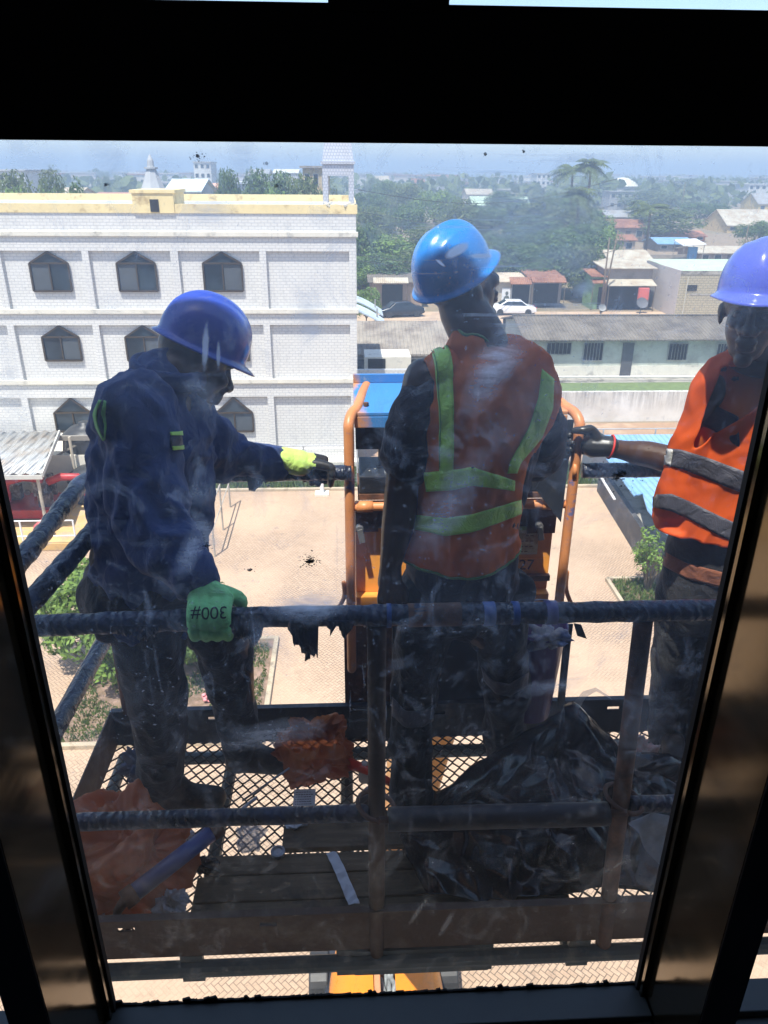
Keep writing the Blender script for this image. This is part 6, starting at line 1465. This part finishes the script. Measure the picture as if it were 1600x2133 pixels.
# ================================================================ things lying about and hanging on the platform
def film_mat(name, c, tr=.3, rough=.25, tl=.4):
    t = NT(name); n1 = t.noise(25, 6, .7); t.bump(n1, .6, .01); t.fin(t.ramp(n1, [(.3, mul(c, .75)), (.7, mul(c, 1.2))]), rough)
    a = t.n('BsdfTranslucent', {0: c}); m1 = t.n('MixShader', {0: tl, 1: t.b.outputs[0], 2: a.outputs[0]}); b = t.n('BsdfTransparent', {0: tuple(min(1, v*1.3+.1) for v in c)})
    m2 = t.n('MixShader', {0: tr, 1: m1.outputs[0], 2: b.outputs[0]}); t.t.links.new(m2.outputs[0], t.out.inputs[0]); return t.m
ORBAG = film_mat('thin_orange_plastic', (.55,.19,.07), .10, .4); CLEARB = film_mat('clear_plastic_film', (.6,.63,.68), .6, .12, .3); BLKBAG = plain('black_plastic_film', (.006,.007,.011), .25, .3, 9)
FOIL = plain('grey_foil', (.35,.37,.42), .35, .3, 20, metal=.5, bump=.6, bscale=60); PAPER = plain('white_wrapper', (.6,.62,.68), .6, .15, 20, bump=.5, bscale=50)
WOOD = NT('dirty_board'); _n = WOOD.noise(4, 8, .7, v=WOOD.mp(scale=(1,14,14))); WOOD.bump(_n, .4, .004)
_c = WOOD.mix(WOOD.ramp(WOOD.noise(7, 8, .75), [(.5, 0), (.64, .85)]), WOOD.ramp(_n, [(.3, (.07,.05,.03)), (.7, (.17,.125,.08))]), (.025,.022,.022)); WOOD = WOOD.fin(_c, .85)
def crumple(c, r, seed, amp=.35, sub=5, fr=1.0, open_top=False, rot=0):
    bm = bmesh.new(); bmesh.ops.create_icosphere(bm, subdivisions=sub, radius=1); of = Vector((seed*5.1, seed*2.3, seed)); c = Vector(c)
    Rz = Matrix.Rotation(rot, 3, 'Z')
    for v in bm.verts:
        d = v.co.normalized(); q = d*1.6*fr+of; k = 1+amp*creases(q, seed)
        v.co = Vector((d.x*r[0]*k, d.y*r[1]*k, d.z*r[2]*k))
    zmin = -r[2]*.8
    for v in bm.verts:
        v.co.z = max(v.co.z, zmin+abs(noise.noise(v.co*40))*.004); v.co = c+Rz@v.co
    if open_top: bmesh.ops.delete(bm, geom=[v for v in bm.verts if (v.co-c).z > r[2]*(.62+.3*noise.noise(v.co*9+of))], context='VERTS')
    me = bpy.data.meshes.new('c'); bm.to_mesh(me); bm.free(); return me
def item(name, me, mat, label, cat, smooth=True, group=None):
    return tag(link(name, me, mat, None, smooth), label, cat, group)
zf2 = HC+ZF+.004
def F(px, py, h=0): return P(px, py, z=zf2+h)
# orange bags
item('plastic_bag', crumple((X0+.195,1.63,zf2+.10), (.15,.135,.16), 1, .40, 6), ORBAG, 'large crumpled orange plastic bag lying behind the mid rail at the left', 'bag')
q = P(655,1560,y=2.08); item('plastic_bag', crumple((q.x,2.08,q.z+.0), (.13,.10,.13), 2, .36, 6, 1.0, True), ORBAG, 'smaller open orange plastic bag by the rear toe board between two workers', 'bag')
# black sheet: a crumpled length of plastic film over the floor
def sheet_px(top, bot, yt, yb, nu, nv, amp, seed, edge=None):
    def at(pts, t):
        x = pts[0][0]+(pts[-1][0]-pts[0][0])*t
        for a, b in zip(pts, pts[1:]):
            if a[0] <= x <= b[0]: f = (x-a[0])/(b[0]-a[0]); return x, a[1]+(b[1]-a[1])*f
        return pts[-1]
    m = MB(); of = Vector((seed*3.3, seed, seed*.7))
    for i in range(nu+1):
        u = i/nu; a = at(top, u); b = at(bot, u)
        for j in range(nv+1):
            v = j/nv; px = a[0]+(b[0]-a[0])*v; py = a[1]+(b[1]-a[1])*v; y = yt+(yb-yt)*v**.8
            if py > 0: 
                w_ = P(px, py, y=y); q = w_*7+of; k = creases(q*.55, seed, 5)*.9+.12*creases(q*2.4, seed+1, 3)
                w_ = w_+Vector((.25*k, -.75*k, .6*k))*amp*(1 if 0 < i < nu else .3); w_.z = max(w_.z, zf2+.002+abs(k)*.004)
                m.v.append(tuple(w_))
    m.f = [(i*(nv+1)+j, (i+1)*(nv+1)+j, (i+1)*(nv+1)+j+1, i*(nv+1)+j+1) for i in range(nu) for j in range(nv)]; m.mi = [0]*len(m.f); return m.mesh('s')
me = sheet_px([(812,1700),(900,1650),(990,1590),(1080,1530),(1130,1495),(1190,1462),(1235,1500),(1290,1560)], [(850,1780),(900,1868),(1100,1872),(1200,1868),(1330,1850)], 1.97, 1.47, 120, 90, .075, 3)
o = item('black_sheeting', me, BLKBAG, 'crumpled black plastic sheeting heaped behind the hanging gate bar', 'plastic sheet', True); s_ = o.modifiers.new('s','SOLIDIFY'); s_.thickness=.0015
me = sheet_px([(1255,1590),(1310,1565),(1370,1568),(1450,1590),(1520,1620)], [(1240,1850),(1380,1860),(1500,1860)], 2.0, 1.52, 70, 70, .055, 5)
o = item('black_sheeting', me, BLKBAG, 'second dark plastic sheet beside the right mullion, behind the rusty post', 'plastic sheet', True); s_ = o.modifiers.new('s','SOLIDIFY'); s_.thickness=.0015
me = sheet_px([(1308,1715),(1350,1690),(1400,1700),(1440,1720)], [(1322,1730),(1360,1780),(1405,1830),(1440,1800)], 1.50, 1.45, 30, 24, .04, 8)
item('clear_film', me, CLEARB, 'scrap of clear plastic film hanging over the dark sheet at the right', 'plastic film', True)
me = sheet_px([(1195,1462),(1215,1440),(1240,1432),(1272,1452)], [(1198,1490),(1218,1455),(1242,1440),(1275,1458)], 1.98, 1.97, 24, 6, .01, 9)
item('clear_film', me, CLEARB, 'wisp of clear film curling up from the peak of the black sheeting', 'plastic film', True)
# boards
for i, (xa, xb, ya, yb, l) in enumerate(((.0-.46,.62,1.455,1.535,'front brown board lying along the front toe board'),(-.46,.62,1.54,1.625,'second brown board on the platform floor, under the foil strip'),(-.44,.64,1.63,1.70,'third brown board with grey stains under the mid rail'),(-.22,.64,1.72,1.86,'dark wide board on the floor behind the mid rail'))):
    o = MB().box((xa,ya,zf2), (xb,yb,zf2+.022)).build('board', WOOD, bevel=.003); o.rotation_euler.z = 0; tag(o, l, 'board')
# caulking gun
a = P(282,1858,y=1.47); b = P(440,1735,y=1.62); e = empty('sealant_gun', a, 'blue sealant gun with orange end caps leaning across the large orange bag', 'tool')
GUNB = plain('violet_blue_tube', (.07,.09,.24), .3, .3, 6); MB().tube([a,b], .024, 20).build('barrel', GUNB, e, smooth=True)
d = (b-a).normalized(); MB().tube([a-d*.035,a-d*.001], .027, 18).build('end_cap', RUSTY, e, smooth=True); MB().tube([b+d*.001,b+d*.03], .026, 18).build('end_cap', RUSTY, e, smooth=True); MB().tube([b+d*.03,b+d*.16], .005, 8).build('plunger', FOIL, e, smooth=True)
m = MB(); m.limb([a-d*.03, a-d*.06+Vector((0,0,-.03)), a-d*.05+Vector((.02,-.01,-.07))], [.014,.012,.011], 10); m.build('handle', RUSTY, e, smooth=True)
# foil strip, wrappers, bits
def ribbon(pts, wpx, y0=None, h=.03, mat=FOIL, name='foil_strip', label='', cat='strip', amp=.006, seed=1):
    m = MB(); n = len(pts); of = Vector((seed,2,3))
    for i in range(41):
        t = i/40*(n-1); k = min(int(t), n-2); f = t-k; c = F(pts[k][0]+(pts[k+1][0]-pts[k][0])*f, pts[k][1]+(pts[k+1][1]-pts[k][1])*f, h)
        for j in range(7):
            s_ = (j/6-.5)*wpx/760*1.0; w_ = c+Vector((s_, s_*.15, 0)); w_.z += .006+amp*(1-2*abs(noise.noise(w_*28+of))); m.v.append(tuple(w_))
    m.f = [(i*7+j, (i+1)*7+j, (i+1)*7+j+1, i*7+j+1) for i in range(40) for j in range(6)]; m.mi = [0]*len(m.f); return item(name, m.mesh('r'), mat, label, cat, True)
ribbon([(690,1780),(705,1810),(722,1850),(738,1888)], 24, mat=PAPER, label='long crumpled silvery tape strip lying across the boards', seed=4)
ribbon([(612,1650),(655,1652)], 8, mat=PAPER, label='tiny flat scrap of paper by the printed label', seed=5, cat='paper', name='paper_scrap')
o = MB().box((F(610,1678,.03).x, F(632,1678,.03).y, zf2+.024), (F(656,1678,.03).x, F(632,1642,.03).y, zf2+.026)); e = empty('paper_label', F(632,1660,.03), 'white printed paper label on the dark board behind the mid rail', 'paper'); o.build('sheet', PAPER, e)
m = MB(); rr = random.Random(3); a = F(610,1678,.03); b = F(656,1642,.03)
for i in range(6):
    y = a.y+(b.y-a.y)*(i+.7)/7; x = a.x+.006
    while x < b.x-.012: w_ = rr.uniform(.003,.008); m.box((x,y,zf2+.0262),(x+w_,y+.0025,zf2+.0266)); x += w_+.002
m.build('print_marks', DARKIN, e)
for k,(px,py,r,sd,mt,nm,l,c) in enumerate(((617,1728,(.026,.018,.010),11,PAPER,'crumpled_wrapper','flattened silver wrapper just under the mid rail','wrapper'),(520,1745,(.036,.034,.030),12,CLEARB,'crumpled_film','ball of clear film with dark bits between the gun and the boards','plastic film'),
    (425,1815,(.042,.022,.014),14,BLKBAG,'tape_scrap','dark tape scrap on the left end of the boards','scrap'),
    (352,1880,(.042,.026,.030),15,PAPER,'crumpled_wrapper','crumpled white wrapper against the front toe board beside the gun','wrapper'),(215,1890,(.036,.026,.028),16,CLEARB,'crumpled_film','grey ball of film in the front left corner of the platform','plastic film'),
    (290,1600,(.045,.040,.065),17,plain('grey_blue_cloth',(.12,.14,.22),.8,.4,9),'rag','grey blue rag bundled against the left toe board','rag'),(1318,1590,(.075,.05,.075),18,plain('white_woven_sack',(.42,.38,.36),.7,.3,12,dirt=((.5,.05,.05),.35,4)),'woven_sack','white sack with red stripes behind the rusty post','sack'),
    (385,1740,(.020,.016,.014),19,PAPER,'crumpled_wrapper','tiny white wrapper under the mid rail at the upper end of the gun','wrapper'))):
    q = F(px,py,r[2]*.8); item(nm, crumple((q.x,q.y,zf2+r[2]*.85+(.022 if 560<px<800 or k==2 else 0)), r, sd, .7, 5), mt, l, c)
q = F(579,1775,.03); MBx = MB().lathe((q.x,q.y,zf2+.023), [(.021,0),(.022,.012),(.016,.014),(.015,.008),(.001,.007)], 24); tag(MBx.build('bottle_cap', FOIL, smooth=False), 'round silver cap on the boards left of the tape strip', 'cap')
# red clamp and white bottle, cup at the post
RED = plain('bright_red_plastic', (.62,.05,.02), .35, .2, 8)
a = F(728,1590,.05); b = F(830,1640,.05); e = empty('red_tool', a, 'red handled tool lying behind the middle post', 'tool'); MB().tube([a,a.lerp(b,.5)+Vector((0,0,.01)),b], [.02,.014,.013], 14).build('handle', RED, e, smooth=True)
MB().box((b.x-.02,b.y-.03,b.z-.03),(b.x+.015,b.y+.02,b.z+.045)).build('head', RED, e, bevel=.005); MB().tube([a,a+Vector((-.05,.05,.0))], .008, 8).build('shaft', FOIL, e, smooth=True)
a = F(760,1625,.0); tag(MB().lathe((a.x,a.y,zf2), [(.018,0),(.022,.004),(.022,.05),(.012,.065),(.009,.078)], 20).build('white_bottle', plain('milky_plastic', (.55,.52,.5), .4), smooth=True), 'small white plastic bottle beside the red handled tool', 'bottle')
a = F(775,1690,.0); e = empty('tape_roll', a, 'roll of tape standing on edge beside the middle post', 'tape roll')
m = MB(); 
for r_, w_ in ((.048,.02),): m.add([], []); 
prof = [(.028,-.022),(.047,-.022),(.047,.022),(.028,.022)]; n = 28
for r_, w_ in prof:
    for j in range(n): t = 2*math.pi*j/n; m.v.append((a.x+w_*.3+r_*math.cos(t)*.85, a.y+w_, zf2+.048+r_*math.sin(t)))
m.f = [(i*n+j, i*n+(j+1)%n, ((i+1)%4)*n+(j+1)%n, ((i+1)%4)*n+j) for i in range(4) for j in range(n)]; m.mi = [0]*len(m.f); m.build('roll', plain('grey_tape_roll', (.2,.19,.2), .5), e, smooth=False)
m = MB(); m.tube([F(505,1668,.03),F(603,1600,.12)], .0035, 8); tag(m.build('metal_rod', FOIL, smooth=True), 'thin shiny rod leaning between the left worker and the open orange bag', 'rod')
# purple bucket and strap behind the front rail
c = P(1108,1390,y=2.10); zt_ = P(1108,1303,y=2.10).z; zb_ = P(1108,1478,y=2.10).z; e = empty('bucket', (c.x,2.10,zb_), 'dark purple bucket hanging behind the middle worker’s right leg', 'bucket')
BK = plain('dark_purple_plastic', (.075,.022,.16), .35, .2, 5); m = MB(); m.lathe((c.x,2.10,zb_), [(.075,0),(.098,zt_-zb_),(.104,zt_-zb_),(.104,zt_-zb_+.008),(.094,zt_-zb_+.008),(.072,.006)], 32); m.build('bucket_body', BK, e, smooth=True)
MB().tube([Vector((c.x+.1*math.cos(t),2.10-.02*math.sin(t),zt_+.11*math.sin(t))) for t in [math.pi*i/14 for i in range(15)]], .003, 6).build('handle', FOIL, e, smooth=True)
a = crumple((c.x+.02,2.02,zt_+.0), (.055,.035,.035), 31, .8, 4); item('blue_rag', a, plain('blue_white_rag', (.13,.18,.35), .7, .4, 12, dirt=((.5,.5,.5), .5, 9)), 'blue and white rag over the rim of the purple bucket', 'rag')
m = MB(); pts = [P(1186,1300,y=2.2),P(1180,1350,y=2.2),P(1175,1400,y=2.2),P(1168,1470,y=2.2)]; m.tube(pts, [(.014,.003)]*4, 8); tag(m.build('hanging_strap', DARKST, smooth=True), 'narrow black strap hanging from the rail right of the bucket', 'strap')
m = MB(); a = P(1195,1298,y=1.46); m.add([a, a+Vector((.018,0,-.004)), a+Vector((.034,-.004,-.040)), a+Vector((.012,.0,-.034))], [(0,1,2,3)]); o = m.build('tape_tag', DARKST, fix=False); o.modifiers.new('s','SOLIDIFY').thickness=.0015; tag(o, 'small dark tag dangling under the front rail right of the bucket', 'tag')
# torn tape rags on the front rail
def rag(pts, y, name, label, seed, mat=TAPE):
    rr = random.Random(seed); m = MB(); top = [P(x, t, y=y) for x, t, b in pts]; bot = [P(x+rr.uniform(-4,4), b, y=y+rr.uniform(-.01,.01)) for x, t, b in pts]; n = len(pts); nv = 7
    for i in range(n):
        for j in range(nv+1):
            w_ = top[i].lerp(bot[i], j/nv); w_.y += .014*noise.noise(w_*30)*(j/nv)-.004; m.v.append(tuple(w_))
    m.f = [(i*(nv+1)+j, (i+1)*(nv+1)+j, (i+1)*(nv+1)+j+1, i*(nv+1)+j+1) for i in range(n-1) for j in range(nv)]; m.mi = [0]*len(m.f)
    o = m.build(name, mat, fix=False, smooth=True); o.modifiers.new('s','SOLIDIFY').thickness=.0012; return tag(o, label, 'tape rag')
def ragged(x0, x1, yt, prof, seed):
    rr = random.Random(seed); out = []; n = int((x1-x0)/3.5)
    for i in range(n+1):
        t = i/n; k = t*(len(prof)-1); q = min(int(k), len(prof)-2); out.append((x0+(x1-x0)*t, yt, prof[q]+(prof[q+1]-prof[q])*(k-q)+rr.uniform(-7,7)))
    return out
rag(ragged(603,664,1290,[1310,1345,1340,1368,1372,1366,1362],1), Y0-.026, 'tape_rag', 'longest torn black tape rag hanging from the front rail', 1)
rag(ragged(478,548,1275,[1300,1318,1335,1330,1338,1310],2), Y0-.026, 'tape_rag', 'ragged tape edge on the front rail right of the green glove', 2)
rag(ragged(680,735,1290,[1300,1322,1300,1326,1318,1300],3), Y0-.024, 'tape_rag', 'short torn tape flap left of the middle post', 3)
rag(ragged(500,560,985,[990,1010,1022,1012,990],4), Y1-.03, 'tape_rag', 'dark triangular flap hanging under the left worker’s forearm', 4)
rag(ragged(230,330,1300,[1312,1322,1318,1330,1318],6), Y0-.025, 'tape_rag', 'frayed tape edge on the front rail in front of the left worker', 6)
# coloured tape bands round the front rail, bare brown stretch
def sleeve(px0, px1, mat, name, label, r=.0262):
    a = P(px0,1275,y=Y0); b = P(px1,1275,y=Y0); zc = -.875; o = MB().tube([V(a.x,Y0,zc),V((a.x+b.x)/2,Y0,zc),V(b.x,Y0,zc)], [r*1.01,r,r*1.01], 18); o = o.build(name, mat, LIFT, smooth=True); o['label'] = label; return o
BT = plain('blue_tape', (.025,.08,.28), .4, .3, 15)
sleeve(1006,1030,BT,'tape_band','bright blue tape band'); sleeve(1066,1080,BT,'tape_band','blue tape band',.0258); sleeve(1135,1158,plain('faded_violet_tape',(.09,.09,.26),.4,.3,15),'tape_band','faded violet tape band'); sleeve(805,815,BT,'tape_band','narrow blue tape band'); sleeve(850,960,RUSTY,'bare_rail','bare rusty stretch of rail',.0255)
